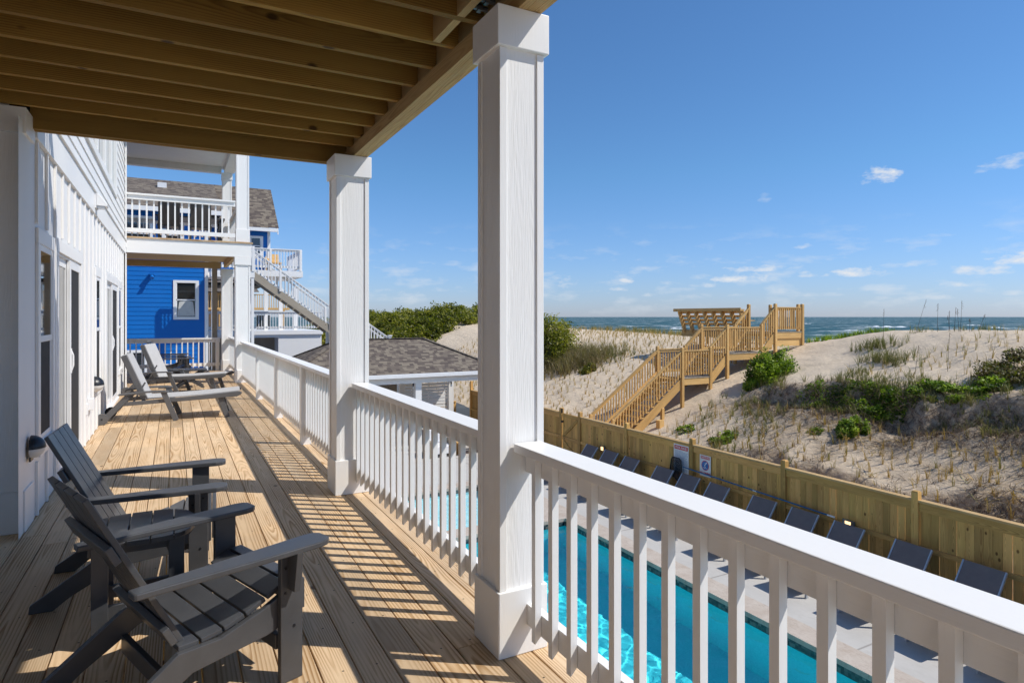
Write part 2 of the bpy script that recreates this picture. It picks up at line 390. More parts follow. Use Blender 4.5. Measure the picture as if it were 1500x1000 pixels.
def watermat():
    m = bpy.data.materials.new('pool_water_surface'); m.use_nodes = True; t = NT(m.node_tree); t.n.clear()
    out = t.node('ShaderNodeOutputMaterial'); gl = t.node('ShaderNodeBsdfGlass'); gl.inputs['IOR'].default_value = 1.33; gl.inputs['Roughness'].default_value = 0.0
    t.inp(gl, 'Color', (.90, .99, 1.0, 1)); t.l.new(gl.outputs[0], out.inputs[0])
    return m
M['poolwater'] = watermat()
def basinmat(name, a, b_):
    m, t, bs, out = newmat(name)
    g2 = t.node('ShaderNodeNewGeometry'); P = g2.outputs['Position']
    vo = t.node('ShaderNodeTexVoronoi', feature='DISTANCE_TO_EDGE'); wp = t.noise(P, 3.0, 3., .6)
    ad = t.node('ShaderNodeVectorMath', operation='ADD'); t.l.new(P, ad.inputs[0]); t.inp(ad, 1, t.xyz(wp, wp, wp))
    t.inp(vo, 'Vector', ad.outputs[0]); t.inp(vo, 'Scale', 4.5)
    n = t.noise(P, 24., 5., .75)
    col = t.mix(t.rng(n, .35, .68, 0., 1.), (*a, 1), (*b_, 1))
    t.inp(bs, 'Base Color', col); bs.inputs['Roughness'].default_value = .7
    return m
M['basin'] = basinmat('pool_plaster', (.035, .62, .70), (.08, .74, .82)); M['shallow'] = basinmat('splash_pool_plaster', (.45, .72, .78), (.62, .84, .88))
def tilemat():
    m, t, bs, out = newmat('waterline_tile')
    g2 = t.node('ShaderNodeNewGeometry'); P = g2.outputs['Position']
    vo = t.node('ShaderNodeTexVoronoi', feature='F1', distance='CHEBYCHEV'); t.inp(vo, 'Vector', P); t.inp(vo, 'Scale', 18.); vo.inputs['Randomness'].default_value = .2
    col = t.ramp(t.sep(vo.outputs['Color'])[0], [(0, (.015, .025, .03)), (.6, (.05, .07, .075)), (1, (.16, .17, .15))])
    t.inp(bs, 'Base Color', col); bs.inputs['Roughness'].default_value = .2
    return m
M['tile'] = tilemat()
def stone(name, a, b_, c_, sc=2.0, joints=None):
    m, t, bs, out = newmat(name)
    g2 = t.node('ShaderNodeNewGeometry'); P = g2.outputs['Position']; x, y, z = t.sep(P)
    n = t.noise(P, sc, 7., .68); n2 = t.noise(t.xyz(t.m('MULTIPLY', x, 3.), y, z), sc * 3, 5., .7, 1.0); n3 = t.noise(P, 160., 2., .5)
    col = t.mix(t.rng(n, .35, .68, 0., 1.), (*a, 1), (*b_, 1)); col = t.mix(t.rng(n2, .52, .7, 0., .7), col, (*c_, 1))
    if joints:
        f1 = t.m('ABSOLUTE', t.m('SUBTRACT', t.m('FRACT', t.m('DIVIDE', x, joints)), .5)); f2 = t.m('ABSOLUTE', t.m('SUBTRACT', t.m('FRACT', t.m('DIVIDE', y, joints)), .5))
        j = t.m('MAXIMUM', t.rng(f1, .492, .497, 0., 1.), t.rng(f2, .492, .497, 0., 1.))
        col = t.mix(t.m('MULTIPLY', j, .6), col, (.18, .16, .14, 1))
    t.inp(bs, 'Base Color', col); bs.inputs['Roughness'].default_value = .85; bs.inputs['Specular IOR Level'].default_value = .25
    bump(t, bs, t.m('ADD', n2, t.m('MULTIPLY', n3, .3)), .25, .004)
    return m
M['concrete'] = stone('patio_concrete', (.44, .42, .39), (.50, .48, .45), (.42, .40, .37), 1.1, joints=3.0)
M['coping'] = stone('travertine_coping', (.50, .44, .38), (.42, .35, .29), (.28, .22, .18), 3.5)
def seamat():
    m, t, bs, out = newmat('ocean_water')
    g2 = t.node('ShaderNodeNewGeometry'); P = g2.outputs['Position']; x, y, z = t.sep(P)
    sw = t.noise(t.xyz(t.m('MULTIPLY', x, .09), t.m('MULTIPLY', y, .022), 0.), 1.0, 6., .62)
    sw2 = t.noise(t.xyz(t.m('MULTIPLY', x, .012), t.m('MULTIPLY', y, .004), 3.), 1.0, 4., .6)
    ch = t.noise(t.xyz(t.m('MULTIPLY', x, .5), t.m('MULTIPLY', y, .28), 0.), 1.0, 6., .7)
    col = t.mix(t.rng(sw, .35, .65, 0., 1.), (.010, .048, .052, 1), (.028, .095, .09, 1))
    col = t.mix(t.rng(sw2, .45, .65, 0., .6), col, (.035, .105, .095, 1))
    wc = t.noise(t.xyz(t.m('MULTIPLY', x, .030), t.m('MULTIPLY', y, .045), 7.), 1.0, 9., .74)
    wc2 = t.noise(t.xyz(t.m('MULTIPLY', x, .11), t.m('MULTIPLY', y, .05), 9.), 1.0, 3., .5)
    foam = t.m('MULTIPLY', t.rng(wc, .545, .585, 0., 1.), t.rng(wc2, .44, .52, 0., 1.))
    col = t.mix(foam, col, (.75, .78, .78, 1))
    t.inp(bs, 'Base Color', col); t.inp(bs, 'Roughness', t.m('ADD', .42, t.m('MULTIPLY', foam, .4))); bs.inputs['IOR'].default_value = 1.33; bs.inputs['Specular IOR Level'].default_value = .22
    bump(t, bs, t.m('ADD', t.m('MULTIPLY', sw, 2.5), t.m('MULTIPLY', ch, .6)), .9, 1.2)
    return m
M['sea'] = seamat()
M['foam'] = plain('sea_foam', (.8, .82, .83), .8, .1, bumpv=.5)

X_, Y_, Z_ = Vector((1, 0, 0)), Vector((0, 1, 0)), Vector((0, 0, 1))
PAT = -3.63       # pool terrace level

# ------------------------------------------------------------------ terrain
cp = np.array([  # X, Y, Z control points of the dune
    (12, -6, -3.3), (12, 3, -3.3), (12, 8, -3.3), (12, 13, -3.2), (13.6, -3, -3.05), (13.6, 3, -3.05), (13.6, 8, -3.0), (13.4, 12, -2.95), (12, 18, -3.2), (12, 24, -2.9), (12, 30, -2.6), (12, 38, -2.2), (12, 50, -1.6), (12, 70, -1.2),
    (15, -6, -2.5), (15, 3, -2.5), (15, 8, -2.48), (14.5, 13, -2.45), (13.6, 18.3, -3.0), (16, 25, -1.6), (15, 32, -1.4), (15, 40, -.4), (16, 50, .5), (17, 70, .6),
    (17, -2, -1.35), (17, 4, -1.35), (17, 8, -1.45), (17, 13, -1.35), (16.7, 17.8, -1.9), (18, 22, -1.15), (18, 28, -.9), (18, 34, -.2), (19, 42, .8), (20, 52, 1.1), (22, 70, 1.0),
    (18.3, 4, -.65), (18.3, 8, -.72), (18.6, 12.5, -.75), (18.1, 17.8, -1.36), (19, 17.7, -.95), (20.5, 17.5, -.5), (23.5, 17.6, .3), (24.6, 17.5, .45),
    (19.6, 0, -.15), (19.6, 4, -.15), (19.6, 8, -.2), (19.8, 12.5, -.3), (20, 20, -.75), (21, 24, -.2), (21, 30, .0), (22, 36, .6),
    (21.2, 0, .5), (21.2, 4, .5), (21.2, 8, .45), (21.4, 12, .35), (22.5, 15, .30), (22.5, 20, -.2), (24, 24, .25), (24, 28, .32), (25, 33, .42), (26, 42, .6), (26, 55, .7),
    (22.9, 0, 1.08), (22.9, 5, 1.06), (22.9, 9, 1.0), (23.1, 12.5, .93), (24.0, 15, .83), (24.8, 17, .52), (26, 20, .2), (27, 26, .3), (27, 32, .45),
    (25.5, 0, .7), (25.5, 6, .7), (25.8, 11, .7),
    (29, 0, .2), (29, 8, .2), (29, 16, .0), (30, 24, -.4), (31, 34, -.3), (32, 50, 0), (36, 0, -4), (36, 10, -4), (36, 20, -4), (36, 35, -4), (36, 60, -4), (46, 0, -7.), (46, 25, -7), (46, 60, -7), (36, -8, -4), (23, -8, 1.1), (60, 0, -8.5), (60, 60, -8.5)], float)
def tps_fit(P, lam=0.02):
    d = np.linalg.norm(P[:, None, :2] - P[None, :, :2], axis=2); K = np.where(d > 0, d * d * np.log(d + 1e-9), 0)
    n = len(P); A = np.zeros((n + 3, n + 3)); A[:n, :n] = K + lam * np.eye(n) * 5; A[:n, n] = 1; A[:n, n + 1:] = P[:, :2]; A[n, :n] = 1; A[n + 1:, :n] = P[:, :2].T
    return np.linalg.solve(A, np.concatenate([P[:, 2], np.zeros(3)]))
WT = tps_fit(cp)
def vnoise(x, y, seed=0):
    """smooth value noise, numpy"""
    xi = np.floor(x).astype(int); yi = np.floor(y).astype(int); fx = x - xi; fy = y - yi
    fx = fx * fx * (3 - 2 * fx); fy = fy * fy * (3 - 2 * fy)
    def hsh(a, b):
        v = np.sin(a * 127.1 + b * 311.7 + seed * 74.7) * 43758.5453; return v - np.floor(v)
    return (hsh(xi, yi) * (1 - fx) + hsh(xi + 1, yi) * fx) * (1 - fy) + (hsh(xi, yi + 1) * (1 - fx) + hsh(xi + 1, yi + 1) * fx) * fy
def fbm(x, y, oct=4, seed=0):
    s = 0; a = 1; tot_ = 0
    for i in range(oct): s = s + a * vnoise(x * 2 ** i, y * 2 ** i, seed + i); tot_ += a; a *= .5
    return s / tot_ - .5
def scarp1(x, y): return x + fbm(y * .8, x * .2, 3, 21) * 2.2 - 17.4
def scarp2(x, y): return x + fbm(y * .9 + 7, x * .2, 3, 31) * 1.6 - 14.6
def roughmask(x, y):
    """eroded, root-littered scarps plus the broad lower right face"""
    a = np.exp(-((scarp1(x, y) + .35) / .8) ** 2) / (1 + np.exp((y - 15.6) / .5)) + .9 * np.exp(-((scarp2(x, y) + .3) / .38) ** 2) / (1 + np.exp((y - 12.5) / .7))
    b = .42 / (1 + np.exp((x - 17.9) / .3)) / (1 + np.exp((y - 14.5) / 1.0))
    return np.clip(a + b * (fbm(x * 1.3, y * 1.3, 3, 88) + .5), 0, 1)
def height(x, y):
    x = np.atleast_1d(np.asarray(x, float)); y = np.atleast_1d(np.asarray(y, float)); sh = x.shape; x = x.ravel(); y = y.ravel()
    z = np.zeros_like(x)
    for i in range(0, len(x), 20000):
        d2 = (x[i:i + 20000, None] - cp[None, :, 0]) ** 2 + (y[i:i + 20000, None] - cp[None, :, 1]) ** 2
        K = np.where(d2 > 1e-12, .5 * d2 * np.log(d2 + 1e-12), 0)
        z[i:i + 20000] = K @ WT[:len(cp)] + WT[len(cp)] + WT[len(cp) + 1] * x[i:i + 20000] + WT[len(cp) + 2] * y[i:i + 20000]
    rm = roughmask(x, y)
    z = z + fbm(x * .55, y * .55, 3, 3) * .18 * np.clip((26 - x) / 4, .2, 1) + rm * fbm(x * 2.3, y * 2.3, 4, 9) * .38 + fbm(x * 2.0, y * 2.0, 3, 5) * .05
    e = scarp1(x, y) + 17.4
    z = z + .42 / (1 + np.exp(-(e - 17.4) / .10)) / (1 + np.exp((y - 15.5) / .5)) * np.exp(-np.clip(e - 17.4, 0, 9) / 1.5) - .20 * np.exp(-((e - 17.1) / .35) ** 2) / (1 + np.exp((y - 15.5) / .5))
    e2 = scarp2(x, y) + 14.6
    z = z + .34 / (1 + np.exp(-(e2 - 14.6) / .08)) / (1 + np.exp((y - 12.) / .5)) * np.exp(-np.clip(e2 - 14.6, 0, 9) / 1.2)
    return z.reshape(sh)
def H(x, y): return float(height(x, y)[0])
def grid(xs, ys, fz, name, mat):
    Xg, Yg = np.meshgrid(xs, ys, indexing='ij'); Zg = fz(Xg, Yg)
    V = np.stack([Xg.ravel(), Yg.ravel(), Zg.ravel()], 1); nx, ny = len(xs), len(ys)
    I = (np.arange(nx - 1)[:, None] * ny + np.arange(ny - 1)[None]).ravel()
    F = np.stack([I, I + ny, I + ny + 1, I + 1], 1)
    me = bpy.data.meshes.new(name); me.from_pydata(V.tolist(), [], F.tolist())
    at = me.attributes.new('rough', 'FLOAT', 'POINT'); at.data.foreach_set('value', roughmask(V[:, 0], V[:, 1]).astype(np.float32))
    me.polygons.foreach_set('use_smooth', [True] * len(me.polygons)); me.materials.append(mat); me.update()
    o = bpy.data.objects.new(name, me); COL.objects.link(o); return o
xs = np.concatenate([np.arange(12.06, 19, .07), np.arange(19, 27, .13), np.arange(27, 62, .8)])
ys = np.concatenate([np.arange(-12, 2, .6), np.arange(2, 20, .09), np.arange(20, 36, .22), np.arange(36, 130, 1.0)])
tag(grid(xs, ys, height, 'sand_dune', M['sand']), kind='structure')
g = MB()
for (a, b_, c, d) in ((-300, -200, 2, 600), (2, -200, 10, -4), (2, 19, 10, 600), (10, -200, 12.3, 600)): g.face([(a, b_, -3.9), (c, b_, -3.9), (c, d, -3.9), (a, d, -3.9)], [(0, 0), (1, 0), (1, 1), (0, 1)], .5)
struct('ground', g, M['sand'])
g = MB(); g.face([(40, -30000, -6.6), (40000, -30000, -6.6), (40000, 30000, -6.6), (40, 30000, -6.6)], [(0, 0), (1, 0), (1, 1), (0, 1)], .5); struct('ocean', g, M['sea'])

def at_px(px, py, z):
    d = FPX * (1.47 - z) / (py - 464); s_ = (px - 750) / FPX * d
    return Vector((s_ * CC + d * SS, d * CC - s_ * SS, z))
def breaker(px, py, length, hgt, label):
    c = at_px(px, py, -6.6); g = MB(); n = 26; th = random.uniform(-.06, .06)
    for i in range(n):
        t0, t1 = i / n, (i + 1) / n
        def sec(t):
            yy = (t - .5) * length; e = max(0.02, math.sin(math.pi * t)) ** .5 * hgt * (.6 + .4 * math.sin(t * 23 + px)); wv = 1.5 + 3.5 * e
            xx = yy * th + math.sin(t * 9) * 1.5
            return [Vector((c.x + xx - wv, c.y + yy, -6.62)), Vector((c.x + xx - wv * .4, c.y + yy, -6.6 + e * .9)), Vector((c.x + xx, c.y + yy, -6.6 + e)), Vector((c.x + xx + wv, c.y + yy, -6.62))]
        a, b = sec(t0), sec(t1)
        for k in range(3): g.face([a[k], b[k], b[k + 1], a[k + 1]], [(0, 0)] * 4, .5)
    tag(obj('breaking_wave', g, M['foam'], loc=(c.x, c.y, -6.6), smooth=True), kind='structure')
breaker(1298, 479, 34, 1.1, ''); breaker(1458, 480, 12, .55, ''); breaker(1424, 476.5, 16, .6, ''); breaker(990, 481.5, 10, .6, ''); breaker(1250, 484, 12, .4, ''); breaker(1180, 474, 14, .5, '')

# ------------------------------------------------------------------ terrace and pools
PX0, PX1, PY0, PY1 = 3.4, 8.72, -2.0, 13.4
QX0, QX1, QY0, QY1 = 4.3, 8.15, 13.95, 17.35
g = MB()
def slab(g, x0, y0, x1, y1, z=PAT, t=.2): g.box(x0, y0, z - t, x1, y1, z)
cw = .50
g = MB(); U = (min(PX0, QX0) - cw, PY0 - cw, PX1 + cw, QY1 + cw)
slab(g, -8, -12, U[0], 31); slab(g, U[2], -12, 12.0, 31); slab(g, U[0], -12, U[2], U[1]); slab(g, U[0], U[3], U[2], 31)
struct('patio', g, M['concrete'])
g = MB(); z = PAT + .012
def cop(x0, y0, x1, y1): g.box(x0, y0, PAT - .07, x1, y1, z)
cop(U[0], U[1], U[2], PY0); cop(U[0], PY0, PX0, PY1); cop(PX1, PY0, U[2], PY1); cop(U[0], PY1, U[2], QY0)
cop(U[0], QY0, QX0, QY1); cop(QX1, QY0, U[2], QY1); cop(U[0], QY1, U[2], U[3])
struct('pool_coping', g, M['coping'])
def pool(name, wname, x0, y0, x1, y1, depth, mat, wl=.17, ripple=1.0):
    g = MB(); zb = PAT - depth
    a = [(x0, y0), (x1, y0), (x1, y1), (x0, y1)]
    g.face([(*p, zb) for p in a], [(0, 0)] * 4, .5)
    for i in range(4):
        p, q = a[i], a[(i + 1) % 4]; g.face([(*p, zb), (*q, zb), (*q, PAT - .21), (*p, PAT - .21)], [(0, 0)] * 4, .5)
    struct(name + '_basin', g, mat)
    g = MB()
    for i in range(4):
        p, q = a[i], a[(i + 1) % 4]; g.face([(*p, PAT - .21), (*q, PAT - .21), (*q, PAT - .07), (*p, PAT - .07)], [(0, 0)] * 4, .5)
    struct(name + '_tile', g, M['tile'])
    nx, ny = int((x1 - x0) / .035), int((y1 - y0) / .035)
    gx = np.linspace(x0, x1, nx); gy = np.linspace(y0, y1, ny); Xg, Yg = np.meshgrid(gx, gy, indexing='ij')
    Zg = PAT - wl + (fbm(Xg * 1.7, Yg * 1.7, 2, 41) * .020 + fbm(Xg * 5.2 + 3, Yg * 4.6, 2, 43) * .013 + fbm(Xg * 9.5 + 1, Yg * 8.7, 1, 47) * .0045) * ripple
    V = np.stack([Xg.ravel(), Yg.ravel(), Zg.ravel()], 1); I = (np.arange(nx - 1)[:, None] * ny + np.arange(ny - 1)[None]).ravel()
    me = bpy.data.meshes.new(wname); me.from_pydata(V.tolist(), [], np.stack([I, I + ny, I + ny + 1, I + 1], 1).tolist()); me.polygons.foreach_set('use_smooth', [True] * len(me.polygons)); me.materials.append(M['poolwater']); me.update()
    wo_ = bpy.data.objects.new(wname, me); COL.objects.link(wo_); wo_['kind'] = 'structure'; wo_.cycles.is_caustics_caster = True
    bpy.data.objects[name + '_basin'].cycles.is_caustics_receiver = True
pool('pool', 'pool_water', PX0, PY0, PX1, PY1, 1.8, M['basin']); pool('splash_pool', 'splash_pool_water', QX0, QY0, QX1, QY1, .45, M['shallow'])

# ------------------------------------------------------------------ our deck
g = MB(); x = .671 - .1429 * 15; k = 0
while x < 1.50:
    y = -3.0 - random.random() * 2; x1 = x + .1369
    while y < 19.3:
        y2 = min(y + random.choice([2.44, 3.66, 4.88]), 19.35)
        if y2 > -3:
            r = random.random(); gy0 = max(y, -3)
            g.box(x + .006, gy0 + .0015, -.036, x1 + .006, y2 - .0015, 0 + random.uniform(-.0008, .0008), r)
        y = y2
    x += .1429; k += 1
struct('deck_floor', g, M['deck'], bevel=.0025)
th = thing('deck_framing', 'pine joists and rim board under the open deck', 'framing', (0, 8, -.3))
g = MB(); g.box(1.60, -3, -.30, 1.64, 19.3, -.037); obj('rim_board', g, M['white'], th)
g = MB()
for i in range(50): yy = -2.8 + i * .4572; g.box(-1.45, yy - .02, -.27, 1.599, yy + .02, -.037)
obj('joists', g, M['joist'], th)

# ------------------------------------------------------------------ columns
def column(x0, y0, x1, y1, zb, zt, label, base=.284, cap=.175, group='white porch columns', name='porch_column', trim=.012, hideleft=False):
    cx, cy = (x0 + x1) / 2, (y0 + y1) / 2
    t = thing(name, label, 'column', (cx, cy, zb), group)
    g = MB(); i = trim + .008; g.box(x0 + i, y0 + i, zb + base - .01, x1 - i, y1 - i, zt - cap + .01); obj('shaft', g, M['whitegrain'], t)
    g = MB(); c = trim; w_ = .035; a, b = zb + base + .001, zt - cap - .001
    for (ax, ay, sxn, syn) in ((x0 + c, y0 + c, 1, 1), (x1 - c, y0 + c, -1, 1), (x0 + c, y1 - c, 1, -1), (x1 - c, y1 - c, -1, -1)):
        g.box(ax, ay, a, ax + sxn * w_, ay + syn * w_, b)
    obj('corner_trim', g, M['white'], t, bevel=.002)
    g = MB(); g.box(x0, y0, zb, x1, y1, zb + base); obj('base_trim', g, M['white'], t, bevel=.004)
    g = MB(); g.box(x0 - .006, y0 - .006, zt - cap, x1 + .006, y1 + .006, zt); obj('cap_trim', g, M['white'], t, bevel=.004)
    return t
column(1.222, 2.398, 1.467, 2.645, .001, 2.81, 'tall white square column nearest the camera, rising through the middle of the view')
column(1.165, 5.235, 1.460, 5.535, .001, 2.81, 'second white square column from the camera, at the far corner of the timber ceiling')
column(1.222, -.48, 1.467, -.235, .001, 2.81, 'white square column beside the camera, outside the view')
column(1.19, 15.22, 1.52, 15.55, .001, 2.80, 'lower white column carrying the near corner of the far upper balcony', group='columns of the far balcony')
column(1.13, 18.85, 1.43, 19.15, .001, 2.78, 'lower white column behind, carrying the far corner of the upper balcony', group='columns of the far balcony')
column(1.21, 15.24, 1.50, 15.53, 3.14, 5.55, 'upper white column at the near corner of the upper balcony', group='columns of the far balcony')
column(1.15, 18.87, 1.41, 19.13, 3.14, 5.40, 'upper white column at the far corner of the upper balcony', group='columns of the far balcony')
column(-1.20, 5.345, -.893, 5.645, .001, 2.895, 'white square pilaster against the house wall at the left edge', name='wall_pilaster')

# ------------------------------------------------------------------ timber ceiling = deck above
RO = 1.436
uc = thing('upper_deck', 'open timber joists and beam of the deck overhead', 'deck ceiling', (0, 2, 2.81))
yj = [5.33 - .317 * i for i in range(0, 28)]
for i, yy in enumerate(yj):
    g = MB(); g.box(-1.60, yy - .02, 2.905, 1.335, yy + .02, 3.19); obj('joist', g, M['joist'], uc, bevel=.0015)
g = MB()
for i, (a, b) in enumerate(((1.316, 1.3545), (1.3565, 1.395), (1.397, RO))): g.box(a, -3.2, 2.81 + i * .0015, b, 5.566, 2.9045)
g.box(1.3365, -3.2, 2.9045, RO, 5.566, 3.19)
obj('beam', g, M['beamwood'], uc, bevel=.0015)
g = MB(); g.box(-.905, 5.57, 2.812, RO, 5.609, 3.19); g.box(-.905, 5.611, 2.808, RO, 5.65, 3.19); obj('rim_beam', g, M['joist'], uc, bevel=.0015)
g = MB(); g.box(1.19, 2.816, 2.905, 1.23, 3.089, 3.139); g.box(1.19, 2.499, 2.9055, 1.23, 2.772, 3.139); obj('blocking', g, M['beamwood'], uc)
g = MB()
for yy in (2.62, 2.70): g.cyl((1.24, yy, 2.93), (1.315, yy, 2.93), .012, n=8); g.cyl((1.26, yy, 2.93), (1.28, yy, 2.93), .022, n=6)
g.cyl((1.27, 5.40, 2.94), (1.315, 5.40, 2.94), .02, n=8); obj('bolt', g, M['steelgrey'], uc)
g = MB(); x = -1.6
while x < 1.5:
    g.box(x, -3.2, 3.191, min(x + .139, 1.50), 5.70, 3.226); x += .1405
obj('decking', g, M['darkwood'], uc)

# ------------------------------------------------------------------ railings
def railing(t, p0, p1, zf, n=None, sp=.1338, side=1, top=.92, bot=.125, mat='white', capw=.136, capo=0.0, posts=(), bevel=.0, rails=True, first=None, bsz=.030, balmax=100, slope=0.0, sub=.09, level=False):
    """p0,p1 (x,y); side = which side the balusters hang on; zf floor height at p0, slope = dz per metre"""
    p0 = Vector((*p0, 0)); p1 = Vector((*p1, 0)); a = p1 - p0; L = a.length; a.normalize(); nn = Vector((a.y, -a.x, 0)) * side
    def P(s, off, z): q = p0 + a * s + nn * off; return Vector((q.x, q.y, zf + z + slope * s))
    ct = .038
    g = MB(); g.beam(P(0, capo, top - ct / 2), P(L, capo, top - ct / 2), capw, ct); obj('cap_rail', g, M[mat], t, bevel=max(bevel, .004) if bevel else 0)
    g = MB(); g.beam(P(0, -.018, top - ct - sub / 2 - .001), P(L, -.018, top - ct - sub / 2 - .001), .036, sub); obj('top_rail', g, M[mat], t)
    g = MB(); g.beam(P(0, -.018, bot + sub / 2), P(L, -.018, bot + sub / 2), .036, sub); obj('bottom_rail', g, M[mat], t)
    n = n or int(round(L / sp)) - 1; st = L / (n + 1)
    for i in range(n):
        s = st * (i + 1) if first is None else first + sp * i
        if first is not None and s > L - .03: break
        if any(abs(s - q) < .07 for q in posts): continue
        g = MB(); zt_, zb_ = top - ct - .001, bot - .025
        lo = P(s, .001, zb_); hi = P(s, .001, zt_); h = bsz
        q = [(-h / 2, 0.0), (h / 2, 0.0)]
        # square stick with a bevelled foot
        c0 = lo - a * (h / 2); c1 = lo + a * (h / 2); up = Vector((0, 0, 1)); top_z = hi.z - lo.z
        A = [c0 + nn * h + up * .0, c1 + nn * h, c1 + up * .03, c0 + up * .03]
        ds = slope * h
        B = [c0 + nn * h + up * (top_z - ds / 2), c1 + nn * h + up * (top_z + ds / 2), c1 + up * (top_z + ds / 2), c0 + up * (top_z - ds / 2)]
        r = random.random()
        g.face(A[::-1] if side > 0 else A, [(0, 0), (h, 0), (h, h), (0, h)], r); g.face(B if side > 0 else B[::-1], [(0, 0), (h, 0), (h, h), (0, h)], r)
        for k in range(4):
            j = (k + 1) % 4; fc = [A[k], A[j], B[j], B[k]]; uv = [(0, 0), (h, 0), (h, top_z), (0, top_z)]
            if side < 0: fc = fc[::-1]; uv = uv[::-1]
            g.face(fc, uv, r)
        obj('baluster', g, M[mat], t, bevel=bevel * .6 if bevel else 0)
    for s in posts:
        g = MB(); g.obox(P(s, .018, (top - ct) / 2 - .0005), (a, nn, Z_), (.045, .055, (top - ct) / 2 - .0005)); obj('post', g, M[mat], t)
XR = 1.362
t = thing('deck_railing', 'white wooden railing running out of the view at the lower right, above the pool', 'railing', (XR, 1.0, 0), 'white railings of the deck')
railing(t, (XR, -.2), (XR, 2.41), 0, side=-1, bevel=.004, first=2.61 - 3.0 + .47, sp=.1338, n=30, capo=-.006)
t = thing('deck_railing', 'white wooden railing between the two tall white columns', 'railing', (XR, 3.9, 0), 'white railings of the deck')
railing(t, (XR, 2.64), (XR, 5.24), 0, side=-1, bevel=.004, n=30, first=.16, sp=.1338, capo=-.006)
t = thing('deck_railing', 'long sunlit white railing with posts between the second column and the far balcony', 'railing', (XR, 10, 0), 'white railings of the deck')
railing(t, (XR, 5.52), (XR, 15.21), 0, side=-1, bevel=.003, n=80, first=.1, sp=.1338, posts=(2.05, 4.2, 6.55), capo=-.006)
t = thing('deck_railing', 'short white railing between the two lower balcony columns', 'railing', (XR, 17.2, 0), 'white railings of the deck')
railing(t, (XR, 15.56), (XR, 18.84), 0, side=-1, n=23, capo=-.006)
t = thing('deck_railing', 'white railing across the far end of the deck in front of the blue wall', 'railing', (0, 19.1, 0), 'white railings of the deck')
railing(t, (-2.2, 19.1), (1.12, 19.1), 0, side=1, n=24, posts=(1.62, 3.25), top=.90)
t = thing('balcony_railing', 'white railing along the front of the far upper balcony', 'railing', (0.2, 15.28, 3.14), 'white railings of the upper storey')
railing(t, (-.90, 15.28), (1.20, 15.28), 3.13, side=-1, n=15, top=.915, bot=.10, capo=0)
t = thing('balcony_railing', 'white railing on the ocean side of the far upper balcony', 'railing', (1.36, 17.2, 3.14), 'white railings of the upper storey')
railing(t, (1.36, 15.56), (1.36, 18.84), 3.13, side=-1, n=24, top=.915, bot=.10, capo=0)
t = thing('balcony_railing', 'white railing at the back of the far upper balcony', 'railing', (0, 19.0, 3.14), 'white railings of the upper storey')
railing(t, (-1.75, 19.0), (1.14, 19.0), 3.13, side=1, n=21, top=.915, bot=.10, capo=0)
t = thing('balcony_railing', 'white railing of the deck overhead, above the timber ceiling', 'railing', (1.4, 1.5, 3.18), 'white railings of the upper storey')
railing(t, (1.40, -3), (1.40, 5.6), 3.227, side=-1, n=62, capo=0)
railing(t, (-.9, 5.62), (1.33, 5.62), 3.227, side=1, n=16, capo=0)

# ------------------------------------------------------------------ far balcony block
b = thing('upper_balcony', 'far covered balcony with white fascia, timber underside and white soffit roof', 'balcony', (0, 17, 2.8))
g = MB(); g.box(-.904, 15.225, 2.803, 1.535, 15.263, 3.105); g.box(1.497, 15.264, 2.803, 1.535, 19.2, 3.105); obj('fascia', g, M['white'], b, bevel=.003)
g = MB()
for i in range(28): g.box(-2.4 if i > 1 else -.903, 15.20 + i * .1435, 3.106, 1.56, 15.337 + i * .1435, 3.138)
obj('decking', g, M['deck'], b)
g = MB()
for i in range(25): g.box(-2.5, 15.27 + i * .1425, 2.955, 1.19, 15.27 + i * .1425 + .141, 2.975)
obj('timber_ceiling', g, M['beamwood'], b)
g = MB(); g.box(-2.5, 18.86, 2.785, 1.125, 18.94, 2.953); g.box(1.193, 15.27, 2.81, 1.27, 18.84, 2.98); obj('beam', g, M['beamwood'], b)
g = MB(); g.box(-2.5, 14.9, 5.56, 1.53, 19.25, 5.60); obj('soffit', g, M['soffit'], b)
g = MB(); g.box(1.20, 15.54, 5.40, 1.46, 18.86, 5.559); g.box(-2.5, 18.90, 5.40, 1.14, 19.10, 5.559); g.box(-.9, 15.26, 5.40, 1.20, 15.5, 5.559); obj('roof_beam', g, M['soffit'], b)
g = MB(); g.box(-2.5, 14.88, 5.601, 1.55, 19.27, 5.85); obj('roof_edge', g, M['white'], b)
g = MB(); g.box(-.7, 17.0, 3.14, -.1, 17.5, 4.05, .3)
# things on the upper balcony
def bal_table(x, y, z):
    t = thing('dining_table', 'dark table with chairs behind the upper balcony railing', 'table', (x, y, z))
    g = MB(); g.box(x - .8, y - .45, z + .70, x + .75, y + .45, z + .74); obj('tabletop', g, M['chair'], t)
    for a in (-1, 1):
        for c in (-1, 1): g = MB(); g.box(x + a * .66 - .03, y + c * .38 - .03, z, x + a * .66 + .03, y + c * .38 + .03, z + .70); obj('leg', g, M['chair'], t)
bal_table(.35, 17.4, 3.14)
def bal_chair(x, y, z, label):
    t = thing('dining_chair', label, 'chair', (x, y, z), 'chairs on the upper balcony')
    g = MB(); g.box(x - .24, y - .24, z + .42, x + .24, y + .24, z + .47); obj('seat', g, M['chair'], t)
    g = MB(); g.beam((x, y - .24, z + .45), (x, y - .38, z + 1.0), .44, .04, (0, 1, 0)); obj('backrest', g, M['chair'], t)
    for a in (-1, 1):
        for c in (-1, 1): g = MB(); g.box(x + a * .21 - .02, y + c * .21 - .02, z, x + a * .21 + .02, y + c * .21 + .02, z + .42); obj('leg', g, M['chair'], t)
bal_chair(-.1, 16.75, 3.14, 'left dark chair at the table on the upper balcony'); bal_chair(.55, 16.75, 3.14, 'right dark chair at the table on the upper balcony')

